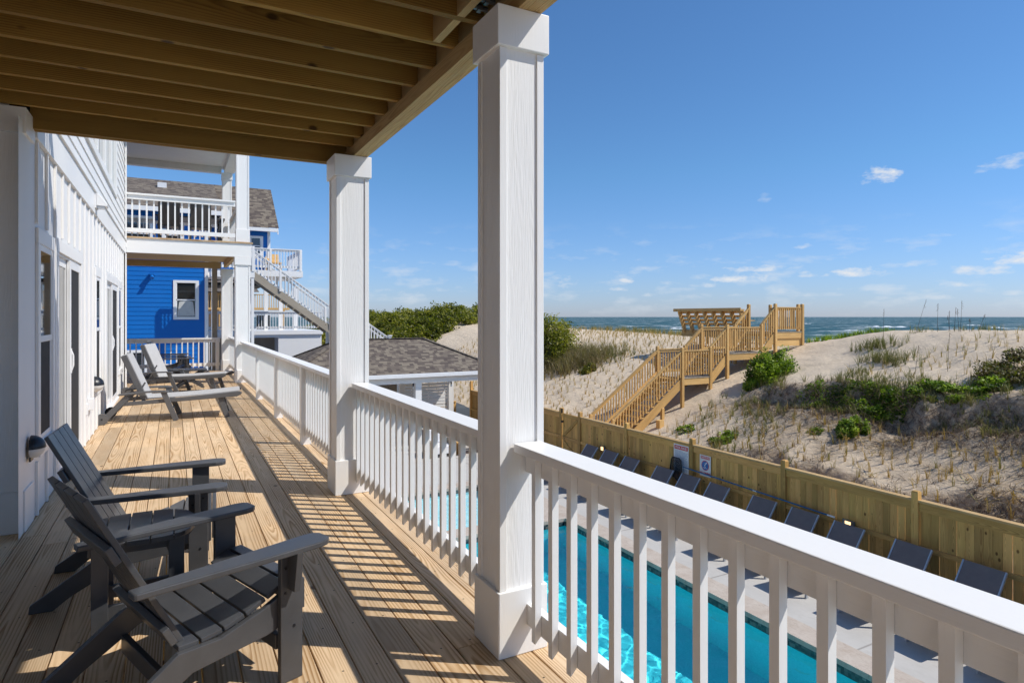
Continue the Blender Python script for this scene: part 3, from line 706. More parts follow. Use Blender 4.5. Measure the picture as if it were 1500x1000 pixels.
# ------------------------------------------------------------------ our house
WX = -.905
h = thing('beach_house', 'white board and batten beach house along the left of the deck', 'house', (-4, 8, -3.6))
def lap(g, fn, w0, w1, z0, z1, ex=.15, th_=.014):
    """lap siding on a plane: fn(w,z,out)->point"""
    z = z0
    while z < z1 - .01:
        zt = min(z + ex, z1); r = random.random()
        A = [fn(w0, z, th_), fn(w1, z, th_), fn(w1, zt, .002), fn(w0, zt, .002)]
        g.face(A, [(z - z0, w0), (z - z0, w1), (zt - z0, w1), (zt - z0, w0)], r)
        g.face([fn(w0, z, 0), fn(w1, z, 0), fn(w1, z, th_), fn(w0, z, th_)], [(0, w0), (0, w1), (.01, w1), (.01, w0)], r)
        z = zt
# openings on wall plane X=WX : (y0,y1,z0,z1)
ops = [(5.86, 6.42, .52, 2.02), (6.72, 8.25, .04, 2.04), (9.75, 10.32, .55, 2.0), (11.2, 13.3, .04, 2.02), (13.55, 14.2, .5, 2.0)]
g = MB()
def wallrects(g, y0, y1, z0, z1, holes, fn):
    ysn = sorted(set([y0, y1] + [q for o in holes for q in o[:2]]))
    for a, c in zip(ysn[:-1], ysn[1:]):
        zs = [z0]
        for o in holes:
            if o[0] <= a and o[1] >= c: zs += [o[2], o[3]]
        zs.append(z1); zs.sort()
        for k in range(0, len(zs), 2):
            if zs[k + 1] - zs[k] > 1e-4: g.face([fn(a, zs[k]), fn(c, zs[k]), fn(c, zs[k + 1]), fn(a, zs[k + 1])], [(a, zs[k]), (c, zs[k]), (c, zs[k + 1]), (a, zs[k + 1])], .5)
wallrects(g, 5.2, 15.2, -3.6, 2.80, ops, lambda y, z: (WX, y, z))
obj('wall', g, M['whitewall'], h)
y = 5.78
while y < 15.0:
    segs = [(0.0, 2.78)]
    for o in ops:
        if o[0] - .12 < y < o[1] + .12: segs = [(0.0, o[2] - .12), (o[3] + .14, 2.78)] if o[2] > .3 else [(o[3] + .14, 2.78)]
    for a, c in segs: g = MB(); g.box(WX + .0005, y - .02, a + .001, WX + .019, y + .02, c); obj('batten', g, M['white'], h, bevel=.002)
    y += .4064
g = MB(); g.box(WX + .0005, 5.67, 2.77, WX + .03, 15.2, 3.03); g.box(WX + .0005, 5.67, 3.031, WX + .05, 15.2, 3.055); obj('band_trim', g, M['white'], h, bevel=.002)
uo = [(8.75, 12.75, 3.62, 5.3)]
g = MB()
lap(g, lambda w_, z, o: (WX + .006 + o, w_, z), 5.2, 8.65, 3.056, 5.9); lap(g, lambda w_, z, o: (WX + .006 + o, w_, z), 8.65, 12.85, 3.056, 3.52); lap(g, lambda w_, z, o: (WX + .006 + o, w_, z), 12.85, 15.12, 3.056, 5.9)
lap(g, lambda w_, z, o: (w_, 15.206 + o, z) if False else (w_, 15.2 - o * 0 - .0, z), -4, WX, 3.056, 3.06)
obj('lap_siding', g, M['whitewall'], h)
g = MB(); g.box(WX + .022, 15.09, 0.0, WX + .045, 15.203, 2.768); g.box(WX - .12, 15.2005, -3.6, WX + .021, 15.22, 2.8); g.box(WX + .022, 15.09, 3.056, WX + .045, 15.203, 5.9); g.box(WX - .1, 15.204, 2.9, WX + .045, 15.226, 5.9); obj('corner_board', g, M['white'], h, bevel=.002)
# solid body behind
g = MB(); g.box(-9, -6, -3.6, -1.56, 5.2, 6.2); g.box(-9, 5.201, -3.6, -1.561, 15.19, 6.2); g.box(-1.559, 5.40, -3.6, -.99, 5.401, 3.0); obj('body', g, M['whitewall'], h)
g = MB(); g.box(-9, 15.2, -3.6, -2.5, 19.0, 6.2); obj('rear_wing', g, M['whitewall'], h)
g = MB(); g.face([(WX, 15.199, -3.6), (-1.6, 15.199, -3.6), (-1.6, 15.199, 6.0), (WX, 15.199, 6.0)], [(0, 0), (.6, 0), (.6, 9), (0, 9)], .5); obj('end_wall', g, M['whitewall'], h)
g = MB(); g.box(-1.55, 5.45, -.5, WX - .30, 15.1, 5.9)
obj('interior', g, M['interior'], h)
g = MB(); g.box(-1.8, -6, 5.9, -.2, 15.6, 6.1); obj('eave', g, M['white'], h)
def frame(y0, y1, z0, z1, w_=.09, d=.021, sill=True):
    g = MB(); X0 = WX + .0005; X1 = WX + d
    g.box(X0, y0 - w_, z1, X1, y1 + w_, z1 + w_ * 1.25)
    g.box(X0, y0 - w_, z0, X1, y0, z1 - .001); g.box(X0, y1, z0, X1, y1 + w_, z1 - .001)
    if sill: g.box(X0, y0 - w_, z0 - w_, X1 + .012, y1 + w_, z0 - .001)
    return g
def dh_window(parent, y0, y1, z0, z1, x=WX, label=None, trim=True):
    wdw = obj('window', frame(y0, y1, z0, z1), M['white'], parent, bevel=.003)
    zm = (z0 + z1) / 2 + .03; g = MB(); s = .045
    for (a, c, dx) in ((zm - .02, z1, .016), (z0, zm + .02, .008)):
        xx = x + dx - .03
        g.box(xx, y0, a, xx + .028, y0 + s, c); g.box(xx, y1 - s, a, xx + .028, y1, c); g.box(xx + .001, y0 + s, a, xx + .027, y1 - s, a + s); g.box(xx + .001, y0 + s, c - s, xx + .027, y1 - s, c)
    obj('sash', g, M['vinyl'], wdw, bevel=.002)
    g = MB(); g.face([(x + .009, y0 + .03, zm), (x + .009, y1 - .03, zm), (x + .009, y1 - .03, z1 - .03), (x + .009, y0 + .03, z1 - .03)], [(0, 0)] * 4, .5); obj('upper_pane', g, M['glass'], wdw)
    g = MB(); g.face([(x + .001, y0 + .03, z0 + .03), (x + .001, y1 - .03, z0 + .03), (x + .001, y1 - .03, zm), (x + .001, y0 + .03, zm)], [(0, 0)] * 4, .5); obj('screen', g, M['screen'], wdw)
    g = MB(); g.box(x - .10, y0 - .001, z0 - .001, x - .0, y0 + .004, z1); g.box(x - .10, y1 - .004, z0, x, y1 + .001, z1); g.box(x - .1, y0, z1 - .004, x, y1, z1 + .001); g.box(x - .1, y0, z0 - .001, x + .004, y1, z0 + .004); obj('reveal', g, M['white'], wdw)
    return wdw
for o in (ops[0], ops[2], ops[4]): dh_window(h, *o)
def slider(y0, y1, z0, z1):
    d = obj('sliding_door', frame(y0, y1, z0, z1, sill=False), M['white'], h, bevel=.003)
    ym = (y0 + y1) / 2; g = MB()
    for a, c, xx in ((y0 + .02, ym + .03, WX - .022), (ym - .03, y1 - .02, WX + .012)):
        s = .07
        g.box(xx - .03, a, z0, xx, a + s, z1 - .02); g.box(xx - .03, c - s, z0, xx, c, z1 - .02); g.box(xx - .029, a + s, z0, xx - .001, c - s, z0 + .10); g.box(xx - .029, a + s, z1 - .10, xx - .001, c - s, z1 - .02)
    obj('door_frame', g, M['vinyl'], d, bevel=.002)
    for a, c, xx, mt, nm in ((y0 + .08, ym - .03, WX - .032, 'glass', 'pane'), (ym + .03, y1 - .08, WX + .002, 'screen', 'screen')):
        g = MB(); g.face([(xx, a, z0 + .09), (xx, c, z0 + .09), (xx, c, z1 - .09), (xx, a, z1 - .09)], [(0, 0)] * 4, .5); obj(nm, g, M[mt], d)
    g = MB(); g.box(WX + .0121, ym + .0, .92, WX + .02, ym + .028, 1.16); g.cyl((WX + .01, ym + .014, .93), (WX + .03, ym + .014, .99), .009, n=8); g.cyl((WX + .03, ym + .014, .99), (WX + .03, ym + .014, 1.09), .009, n=8); g.cyl((WX + .03, ym + .014, 1.09), (WX + .01, ym + .014, 1.15), .009, n=8); obj('handle', g, M['vinyl'], d)
    g = MB(); g.box(WX - .1, y0 - .001, 0.001, WX + .035, y1 + .001, z0); g.box(WX - .10, y0 - .001, z0, WX, y0 + .02, z1); g.box(WX - .10, y1 - .02, z0, WX, y1 + .001, z1); g.box(WX - .1, y0, z1 - .02, WX, y1, z1 + .001); obj('threshold', g, M['vinyl'], d)
slider(*ops[1]); slider(*ops[3])
# upper windows
y0, y1, z0, z1 = uo[0]
g = MB(); g.box(WX + .0, y0 - .1, z0 - .1, WX + .04, y1 + .1, z0 - .001); g.box(WX, y0 - .1, z1, WX + .04, y1 + .1, 5.9)
n = 4
for i in range(n + 1):
    yy = y0 + (y1 - y0) * i / n; g.box(WX, yy - (.1 if i in (0, n) else .055), z0, WX + .04, yy + (.1 if i in (0, n) else .055), z1 - .001)
uw = obj('window', g, M['white'], h, bevel=.003)
for i in range(n):
    a = y0 + (y1 - y0) * i / n + .06; c = y0 + (y1 - y0) * (i + 1) / n - .06
    g = MB(); g.face([(WX + .004, a, z0), (WX + .004, c, z0), (WX + .004, c, z1), (WX + .004, a, z1)], [(0, 0)] * 4, .5); obj('pane', g, M['skyglass'], uw)
# vent hood, outlet, wall lights
t = thing('vent_hood', 'small white vent hood on the trim band of the house wall', 'vent', (WX + .03, 9.6, 2.93))
g = MB(); g.box(WX + .031, 9.42, 2.84, WX + .045, 9.66, 3.02); obj('plate', g, M['vinyl'], t)
g = MB(); g.prism([(0, 0), (.11, -.005), (.12, .02), (.02, .15), (0, .15)], lambda a, b_, d: (WX + .046 + a, d, 2.87 + b_), 9.44, 9.64); obj('hood', g, M['vinyl'], t, bevel=.004, weld=True)
g = MB(); g.box(WX + .05, 9.46, 2.845, WX + .13, 9.62, 2.868); obj('louvre', g, M['alu'], t)
t = thing('outlet_box', 'white weatherproof outlet box low on the wall', 'outlet box', (WX, 9.0, .42))
g = MB(); g.box(WX + .0, 8.96, .36, WX + .06, 9.06, .50); obj('cover', g, M['vinyl'], t, bevel=.006)
g = MB(); g.box(WX + .0, 8.78, .33, WX + .02, 8.86, .46); obj('plate', g, M['vinyl'], t, bevel=.003)
def sconce(y, z, label, rr=.085, WX=WX):
    t = thing('wall_light', label, 'wall light', (WX, y, z), 'wall lights beside the doors')
    pr = [(rr * math.cos(a), rr * 1.0 * math.sin(a)) for a in [math.pi / 2 * i / 8 for i in range(9)]]
    g = MB(); g.lathe([(rr, .0)] + pr, (WX + .005, y, z), n=20, arc=(-math.pi / 2, math.pi / 2)); g.face([(WX + .006, y - rr, z - .05), (WX + .006, y + rr, z - .05), (WX + .006, y + rr * .7, z + rr * .7), (WX + .006, y - rr * .7, z + rr * .7)], [(0, 0)] * 4, .5)
    obj('shade', g, M['black'], t, smooth=True)
    pr = [(rr * .96 * math.cos(a), -rr * .8 * math.sin(a)) for a in [math.pi / 2 * i / 8 for i in range(9)]]
    g = MB(); g.lathe(pr, (WX + .005, y, z - .002), n=20, arc=(-math.pi / 2, math.pi / 2)); obj('lens', g, M['lens'], t, smooth=True)
    g = MB(); g.box(WX + .001, y - .05, z - .09, WX + .012, y + .05, z + .06); obj('back_plate', g, M['bronze'], t)
sconce(5.50, .55, 'black half dome wall light low on the pilaster beside the near window', .088, WX=-.892)
sconce(9.62, .60, 'black half dome wall light between the two glass doors', .11)

# ------------------------------------------------------------------ adirondack chairs
def rotz(p, c, a):
    x, y = p[0] - c[0], p[1] - c[1]; return (c[0] + x * math.cos(a) - y * math.sin(a), c[1] + x * math.sin(a) + y * math.cos(a))
def adirondack():
    t = thing('adirondack_chair', 'x', 'chair')
    m_ = M['chair']
    # stringers: from front under the seat to the floor at the rear
    prof = [(.315, .375), (.315, .245), (.16, .205), (-.12, .175), (-.33, .055), (-.40, .0), (-.50, .0), (-.495, .04), (-.17, .262), (-.02, .262), (.15, .315), (.25, .362)]
    for sgn in (-1, 1):
        g = MB(); g.prism(prof, lambda a, b_, d: (a, d, b_), sgn * .275 - .0125, sgn * .275 + .0125); obj('side_rail', g, m_, t, bevel=.003, weld=True)
        g = MB(); g.box(.205, sgn * .302 - .0135, 0, .300, sgn * .302 + .0135, .535); obj('leg', g, m_, t, bevel=.003)
        g = MB(); g.prism([(0, 0), (.05, 0), (.075, .16), (0, .16)], lambda a, b_, d: (d, sgn * (.316 + a), .375 + b_), .235, .262); obj('arm_bracket', g, m_, t, bevel=.002, weld=True)
        # armrest: wide in front, slim at the back, rounded front corners
        pl = [(-.335, -.028), (-.335, .028), (-.325, .034), (.12, .062), (.34, .068), (.375, .058), (.395, .035), (.395, -.035), (.375, -.058), (.34, -.066), (.10, -.052)]
        zf = lambda a: .556 - (.395 - a) * .010
        g = MB(); g.prism(pl, lambda a, b_, d: (a, sgn * .325 + sgn * b_, zf(a) + d), -.024, .0); obj('armrest', g, m_, t, bevel=.005, weld=True)
        for (bx, bz) in ((.225, .46), (.275, .42), (.225, .36), (.262, .22), (.275, .49)): g = MB(); g.cyl((bx, sgn * .3155, bz), (bx, sgn * .3185, bz), .006, n=8); obj('bolt', g, M['black'], t)
    # seat slats following the curve
    pts = [(.335, .352), (.318, .385), (.255, .382), (.17, .342), (.085, .305), (0.0, .279), (-.085, .268), (-.165, .268)]
    g = MB()
    for (a, b_) in zip(pts[1:-1], pts[2:]):
        p0 = Vector((a[0], 0, a[1] + .002)); p1 = Vector((b_[0], 0, b_[1] + .002)); dd = (p1 - p0); L = dd.length - .008; dd.normalize(); nrm = Vector((-dd.z, 0, dd.x)); nrm = nrm if nrm.z > 0 else -nrm
        g.obox((p0 + p1) / 2 + nrm * -.002, (dd, Y_, nrm), (L / 2, .262, .010))
    g.box(.318, -.262, .25, .340, .262, .375)
    obj('seat', g, m_, t, bevel=.003)
    # back: tall slats leaning back
    b0 = Vector((-.11, 0, .225)); b1 = Vector((-.44, 0, .86)); ax = (b1 - b0).normalized(); nb = Y_.cross(ax).normalized()
    g = MB(); wid = .128
    for i in range(4):
        yc = (i - 1.5) * (wid - .012) * 1.0; top_ = b1 - ax * 0.0
        g.obox((b0 + top_) / 2 + Y_ * yc, (ax, Y_, nb), ((top_ - b0).length / 2, (wid - .019) / 2, .0105))
    obj('backrest', g, m_, t, bevel=.003)
    g = MB(); pb = b0 + ax * .50 - nb * .035
    if nb.x > 0: pass
    for (dd_, ww, hh) in ((.50, .25, .035), (.13, .275, .035)):
        pb = b0 + ax * dd_; off = nb * (-.026 if nb.x > 0 else .026); g.obox(pb + off, (ax, Y_, nb), (hh, ww, .0125))
    obj('back_brace', g, m_, t, bevel=.003)
    g = MB(); g.box(-.19, -.262, .085, -.165, .262, .155); obj('stretcher', g, m_, t, bevel=.003)
    g = MB(); g.box(.21, -.262, .12, .235, .262, .18); obj('stretcher', g, m_, t, bevel=.003)
    return t
ch = adirondack()
def setc(o, x, y, a, label, group='charcoal adirondack chairs on the deck'):
    o.location = (x, y, .0015); o.rotation_euler = (0, 0, R(a)); o['label'] = label; o['group'] = group
ch2 = copy_tree(ch); ch3 = copy_tree(ch); ch4 = copy_tree(ch)
setc(ch, .075, 2.875, 20, 'dark grey slatted adirondack chair nearest the camera')
setc(ch2, -.12, 4.12, -3, 'dark grey slatted adirondack chair behind the side table, next to the wall light')
setc(ch3, -.02, 16.15, 4, 'dark adirondack chair at the far end, half hidden behind the loungers')
setc(ch4, -.10, 17.55, -6, 'dark adirondack chair farthest back, against the far railing')

# side table
t = thing('side_table', 'charcoal side table with a rounded slatted top between the two adirondack chairs', 'side table', (-.14, 3.46, .0015))
cx, cy = -.14, 3.46; g = MB(); nS = 5
for i in range(nS):
    x0 = cx - .23 + i * .093; x1 = x0 + .088
    def hw(x): q = min(1, abs(x - cx) / .235); return .235 * (1 - q ** 3.2) ** .42 if q < 1 else .06
    xsn = [x0 + (x1 - x0) * j / 4 for j in range(5)]
    pl = [(xx, cy - max(.05, hw(xx))) for xx in xsn] + [(xx, cy + max(.05, hw(xx))) for xx in reversed(xsn)]
    g.prism(pl, lambda a, b_, d: (a, b_, d), .463, .485)
obj('tabletop', g, M['chair'], t, bevel=.003, weld=True)
for a in (-1, 1):
    for c in (-1, 1):
        g = MB(); g.box(cx + a * .15 - .032, cy + c * .15 - .012, .0015, cx + a * .15 + .032, cy + c * .15 + .012, .4625); obj('leg', g, M['chair'], t, bevel=.002)
for q_ in ((cx - .18, cy - .137, .12, cx + .18, cy - .115, .18), (cx - .18, cy + .115, .12, cx + .18, cy + .137, .18), (cx - .20, cy - .114, .40, cx + .2, cy - .09, .46), (cx - .2, cy + .09, .40, cx + .2, cy + .114, .46)):
    g = MB(); g.box(*q_); obj('stretcher', g, M['chair'], t, bevel=.002)

# ------------------------------------------------------------------ deck loungers
def lounger():
    t = thing('sun_lounger', 'x', 'sun lounger'); W2 = .31; fm = M['loungeframe']
    for sgn in (-1, 1):
        yy = sgn * W2
        g = MB(); g.prism([(-.60, .235), (.88, .30), (.94, .33), (.95, .355), (.92, .375), (.25, .33), (-.62, .285)], lambda a, b_, d: (a, d, b_), yy - .018, yy + .018); obj('side_rail', g, fm, t, bevel=.006, weld=True)
        g = MB(); g.beam((-.50, yy - sgn * -.02, .37), (-.78, yy - sgn * -.02, .06), .03, .075, (1, 0, 0)); obj('leg', g, fm, t, bevel=.004)
        g = MB(); g.beam((-.07, yy + sgn * .035, .42), (.09, yy + sgn * .035, .003), .03, .07, (1, 0, 0)); obj('leg', g, fm, t, bevel=.004)
        g = MB(); g.beam((.66, yy - sgn * .03, .29), (.75, yy - sgn * .03, .003), .03, .07, (1, 0, 0)); obj('leg', g, fm, t, bevel=.004)
        pa = [(-.60, .385), (-.62, .395), (-.60, .410), (-.30, .435), (-.10, .437), (-.01, .425), (0, .41), (-.02, .402), (-.12, .412), (-.30, .41)]
        g = MB(); g.prism(pa, lambda a, b_, d: (a, d, b_), yy + sgn * .035 - .03, yy + sgn * .035 + .03); obj('armrest', g, fm, t, bevel=.004, weld=True)
        g = MB(); wy = yy + sgn * .045; g.cyl((-.80, wy - .018, .0775), (-.80, wy + .018, .0775), .076, n=28); w_ = obj('wheel', g, M['rubber'] if sgn > 0 else fm, t, bevel=.004)
        g = MB(); g.cyl((-.80, wy - .022, .0775), (-.80, wy + .022, .0775), .012, n=12); obj('hub', g, M['black'], w_)
        # back frame
        g = MB(); g.beam((-.30, yy - sgn * .04, .30), (-.56, yy - sgn * .04, .93), .03, .075, (1, 0, 0)); obj('back_frame', g, fm, t, bevel=.006)
    g = MB(); n = 10
    for i in range(n):
        a, c = i / n, (i + 1) / n; xa, xc = -.30 + 1.22 * a, -.30 + 1.22 * c; za = .325 + .058 * a - .012 * math.sin(math.pi * a); zc = .325 + .058 * c - .012 * math.sin(math.pi * c)
        g.beam((xa, 0, za), (xc, 0, zc), 2 * W2 - .04, .012)
    obj('seat_sling', g, M['sling'], t)
    g = MB(); g.beam((-.262, 0, .31), (-.522, 0, .945), .53, .012, (1, 0, 0)); g.beam((-.525, 0, .935), (-.585, 0, .925), .53, .012); obj('back_sling', g, M['sling'], t)
    g = MB(); g.cyl((.70, -W2 + .04, .16), (.70, W2 - .04, .16), .014); g.cyl((.02, -W2, .13), (.02, W2, .13), .014); g.cyl((-.79, -W2 - .04, .0775), (-.79, W2 + .04, .0775), .014); g.cyl((-.44, -W2 + .02, .28), (-.30, -W2 + .05, .55), .012); obj('crossbar', g, fm, t)
    return t
lo = lounger(); lo2 = copy_tree(lo)
for o, x, y, a, l in ((lo, -.04, 10.46, -4, 'nearer grey and white sling sun lounger with wheels on the deck'), (lo2, .08, 13.88, -18, 'farther grey and white sling sun lounger on the deck')):
    o.location = (x, y, .0015); o.rotation_euler = (0, 0, R(a)); o['label'] = l; o['group'] = 'grey sun loungers on the deck'
t = thing('folding_table', 'low grey folding table with crossed legs behind the farther lounger', 'side table', (.25, 14.75, .0015))
g = MB()
for i in range(6): g.box(-.02 + i * .105, 14.5, .36, .078 + i * .105, 15.0, .385)
obj('tabletop', g, M['chair'], t, bevel=.003)
for c in (14.54, 14.96):
    g = MB(); g.beam((-.0, c, .003), (.55, c, .36), .025, .05); g.beam((.55, c + .03, .003), (0, c + .03, .36), .025, .05); obj('leg', g, M['chair'], t)

# ------------------------------------------------------------------ neighbour: blue house
NY = 27.0
n_ = thing('blue_house', 'bright blue house with lap siding and brown shingle roof beyond the far railing', 'house', (0, 30, -3.6))
g = MB(); wins = [(.07, .74, 1.47, 2.76)]
def nlap(g, x0, x1, z0, z1, Y, holes=()):
    z = z0
    while z < z1 - .01:
        zt = min(z + .165, z1); xs_ = [(x0, x1)]
        for hx0, hx1, hz0, hz1 in holes:
            if z < hz1 and zt > hz0:
                xs_ = [(a, b_) for (p, q) in xs_ for (a, b_) in ((p, hx0), (hx1, q))]
        for a, b_ in xs_:
            r = random.random(); g.face([(a, Y - .016, z), (b_, Y - .016, z), (b_, Y - .003, zt), (a, Y - .003, zt)], [(0, a), (0, b_), (.1, b_), (.1, a)], r); g.face([(a, Y, z), (b_, Y, z), (b_, Y - .016, z), (a, Y - .016, z)], [(0, 0)] * 4, r)
        z = zt
nlap(g, -7, 1.10, -3.6, 5.5, NY, wins); obj('siding', g, M['blue'], n_)
g = MB(); g.box(-7, NY + .02, -3.6, 1.1, NY + .2, 5.5); g.box(-7, NY + .2, -3.6, 1.1, 31, 5.5); obj('body', g, M['blue'], n_)
g = MB(); nlap(g, 1.12, 3.78, 3.3, 5.5, 30.2, [(3.00, 3.42, 4.3, 4.98)]); g.box(1.12, 30.21, 3.3, 3.78, 35, 5.5); obj('upper_storey', g, M['blue'], n_)
g = MB(); g.box(1.04, NY - .035, -3.6, 1.16, NY - .0, 5.5); g.box(3.70, 30.16, 3.3, 3.82, 30.20, 5.45); g.box(-7, 26.55, 5.36, 1.6, 26.68, 5.52); g.box(1.62, 29.8, 5.27, 4.12, 29.92, 5.42); g.box(1.161, 27.0, 3.0, 1.75, 27.2, 3.2); obj('trim', g, M['white'], n_)
def nwindow(x0, x1, z0, z1, Y, curtain=True):
    g = MB(); w_ = .1
    g.box(x0 - w_, Y - .045, z1, x1 + w_, Y - .004, z1 + w_); g.box(x0 - w_, Y - .05, z0 - w_, x1 + w_, Y - .004, z0); g.box(x0 - w_, Y - .045, z0, x0, Y - .004, z1); g.box(x1, Y - .045, z0, x1 + w_, Y - .004, z1)
    wd = obj('window', g, M['white'], n_)
    g = MB(); zm = (z0 + z1) / 2; g.box(x0, Y - .03, zm - .02, x1, Y - .01, zm + .02); g.box(x0, Y - .03, z0, x0 + .03, Y - .01, z1); g.box(x1 - .03, Y - .03, z0, x1, Y - .01, z1); obj('sash', g, M['vinyl'], wd)
    g = MB(); g.face([(x0, Y - .006, z0), (x1, Y - .006, z0), (x1, Y - .006, z1), (x0, Y - .006, z1)], [(0, 0)] * 4, .5); obj('pane', g, M['glass'], wd)
    if curtain:
        g = MB(); g.prism([(x0 + .04, z0 + .03), (x1 - .04, z0 + .03), (x1 - .10, zm - .08), ((x0 + x1) / 2, zm + .0), (x0 + .10, zm - .08)], lambda a, b_, d: (a, d, b_), Y - .009, Y - .0075); obj('curtain', g, M['curtain'], wd)
nwindow(*wins[0], NY + .0); nwindow(3.00, 3.42, 4.3, 4.98, 30.2, False); nwindow(-1.55, -.95, -.9, .15, NY - .02)
nwindow(-.3, .2, 4.0, 5.1, NY - .02, False); nwindow(-1.6, -.8, 4.0, 5.1, NY - .02, False)
g = MB()
def roofq(g, pts, uo_=(0, 0)):
    a, b_, c, d = [Vector(p) for p in pts]; U_ = (b_ - a).normalized(); nrm = (b_ - a).cross(d - a).normalized(); V_ = nrm.cross(U_)
    P = [a, b_, c, d]; g.face(P, [((p - a).dot(U_) + uo_[0], (p - a).dot(V_) + uo_[1]) for p in P], .5)
sl = .9
roofq(g, [(-8, 26.55, 5.52), (1.62, 26.55, 5.52), (1.62, 32.5, 7.64), (-8, 32.5, 7.64)])
roofq(g, [(1.62, 29.8, 5.43), (4.14, 29.8, 5.43), (4.14, 32.5, 7.64), (1.62, 32.5, 7.64)], (5, 0))
roofq(g, [(4.14, 36, 5.4), (-8, 36, 5.4), (-8, 32.5, 7.64), (4.14, 32.5, 7.64)])
g.face([(1.62, 29.8, 5.43), (1.62, 32.5, 7.64), (1.62, 26.55, 5.52)], [(0, 0), (1, 0), (1, 1)], .5)
obj('roof', g, M['shingle'], n_)
g = MB(); g.prism([(29.8, 5.29), (32.5, 7.50), (36, 5.30), (36, 5.15), (32.5, 7.35), (29.8, 5.15)], lambda a, b_, d: (d, a, b_), 4.08, 4.13); obj('rake_board', g, M['white'], n_)
g = MB(); g.box(-.62, 30.6, 6.95, -.28, 30.95, 7.18); obj('roof_vent', g, M['vinyl'], n_)
g = MB(); g.box(-.80, 26.75, 3.02, -.64, 26.98, 3.1); g.cyl((-.72, 26.85, 3.02), (-.72, 26.7, 2.9), .05, .07, 10); obj('floodlight', g, M['blue'], n_)
# neighbour's upper balcony
b = thing('neighbour_balcony', 'white railed balcony on the ocean side of the blue house', 'balcony', (3.4, 29.5, 3.2))
g = MB(); g.box(1.2, 28.9, 3.22, 5.02, 32.6, 3.48); obj('floor_slab', g, M['white'], b)
railing(b, (1.2, 28.96), (4.96, 28.96), 3.48, side=1, n=30, posts=(0.05, 2.48, 3.72), capw=.09, top=.95)
railing(b, (4.96, 29.0), (4.96, 32.5), 3.48, side=-1, n=26, posts=(.03, 1.7, 3.45), capw=.09, top=.95)
t = thing('outdoor_chair', 'orange brown chair on the white balcony of the blue house', 'chair', (3.8, 29.8, 3.48))
g = MB(); g.box(3.55, 29.6, 3.85, 4.25, 30.1, 3.9); obj('seat', g, M['walk'], t)
g = MB(); g.beam((3.9, 30.1, 3.85), (3.9, 30.25, 4.3), .6, .04, (0, 1, 0)); obj('backrest', g, M['walk'], t)
for q_, r_ in ((3.57, 29.62), (4.2, 29.62), (3.57, 30.05), (4.2, 30.05)): g = MB(); g.box(q_, r_, 3.48, q_ + .035, r_ + .035, 3.85); obj('leg', g, M['walk'], t)
t = thing('side_landing', 'white landing with a railing against the corner of the blue house', 'landing', (1.9, 26.3, PAT))
g = MB(); g.box(1.20, 25.7, 2.96, 2.7, 26.9, 3.2); obj('floor_slab', g, M['white'], t)
for q_ in (1.22, 2.58):
    g = MB(); g.box(q_, 25.72, PAT, q_ + .1, 25.82, 2.959); obj('post', g, M['white'], t)
railing(t, (1.2, 25.75), (2.7, 25.75), 3.2, side=1, n=11, capw=.09, top=.95, posts=(.05, 1.45))
# neighbour's stair
s_ = thing('outdoor_staircase', 'long white railed staircase descending from the blue house toward the beach', 'staircase', (5, 28.7, -3.6))
SY0, SY1 = 28.2, 29.3
def flight(x0, z0, x1, z1, parent, Y0=SY0, Y1=SY1, mat='white', nb=20):
    m_ = (z1 - z0) / (x1 - x0)
    for yy in (Y0, Y1):
        g = MB(); g.beam((x0, yy, z0 - .12), (x1, yy, z1 - .12), .04, .28); obj('stringer', g, M['greywood'], parent)
    g = MB(); k = int(abs(z1 - z0) / .185)
    for i in range(k): xx = x0 + (x1 - x0) * (i + .5) / k; zz_ = z0 + (z1 - z0) * (i + .5) / k; g.box(xx - .15, Y0 + .02, zz_ - .04, xx + .15, Y1 - .02, zz_)
    obj('tread', g, M['greywood'], parent)
    for yy, sd_ in ((Y0, 1), (Y1, -1)):
        railing(parent, (x0, yy), (x1, yy), z0, side=1, n=nb, slope=m_, capw=.07, top=.93, bot=.10, sub=.06, posts=(.05, (x1 - x0) / 2, x1 - x0 - .03))
flight(1.86, 4.11, 6.10, .98, s_, nb=30); flight(6.75, .98, 8.75, -.44, s_, nb=13)
g = MB(); g.box(6.08, SY0, .90, 6.77, SY1, .98); g.box(1.2, SY0, 4.03, 1.88, SY1, 4.11) ; obj('landing', g, M['greywood'], s_)
railing(s_, (6.1, SY0), (6.75, SY0), .98, side=1, n=4, capw=.07, top=.93)
g = MB()
for xx, zz_ in ((6.15, .90), (6.7, .90), (8.7, -.5)):
    for yy in (SY0 + .06, SY1 - .06): g.box(xx - .06, yy - .06, PAT, xx + .06, yy + .06, zz_)
for xx in (8.76,): g.box(xx - .06, SY0 - .05, -.5, xx + .06, SY0 + .06, .58); g.box(xx - .09, SY0 - .08, .58, xx + .09, SY0 + .09, .63)
obj('post', g, M['white'], s_)
# neighbour's lower deck
l = thing('neighbour_pool_house', 'low white building with a dark garage opening and a railed deck on top', 'outbuilding', (4.7, 34, -3.6))
g = MB(); g.box(4.42, 32, PAT, 6.45, 37, .62); g.box(1.0, 32, .48, 4.419, 37, .62); g.box(1.0, 36, PAT, 4.419, 37, .479); obj('wall', g, M['whitewall'], l)
g = MB(); g.box(1.0, 33.2, PAT, 4.4, 33.3, .47); obj('garage_door', g, M['greywood'], l)
g = MB(); g.box(1.0, 31.9, .621, 6.5, 37, .80); obj('deck', g, M['white'], l)
railing(l, (1.0, 31.95), (6.45, 31.95), .80, side=1, n=42, top=.93, capw=.1)
t = thing('pergola_posts', 'row of white square posts carrying a dark roof above the low deck', 'porch', (3.6, 35, .8))
for i in range(5): g = MB(); g.box(2.6 + i * .72, 34.2, .8, 2.78 + i * .72, 34.4, 3.0); obj('post', g, M['white'], t)
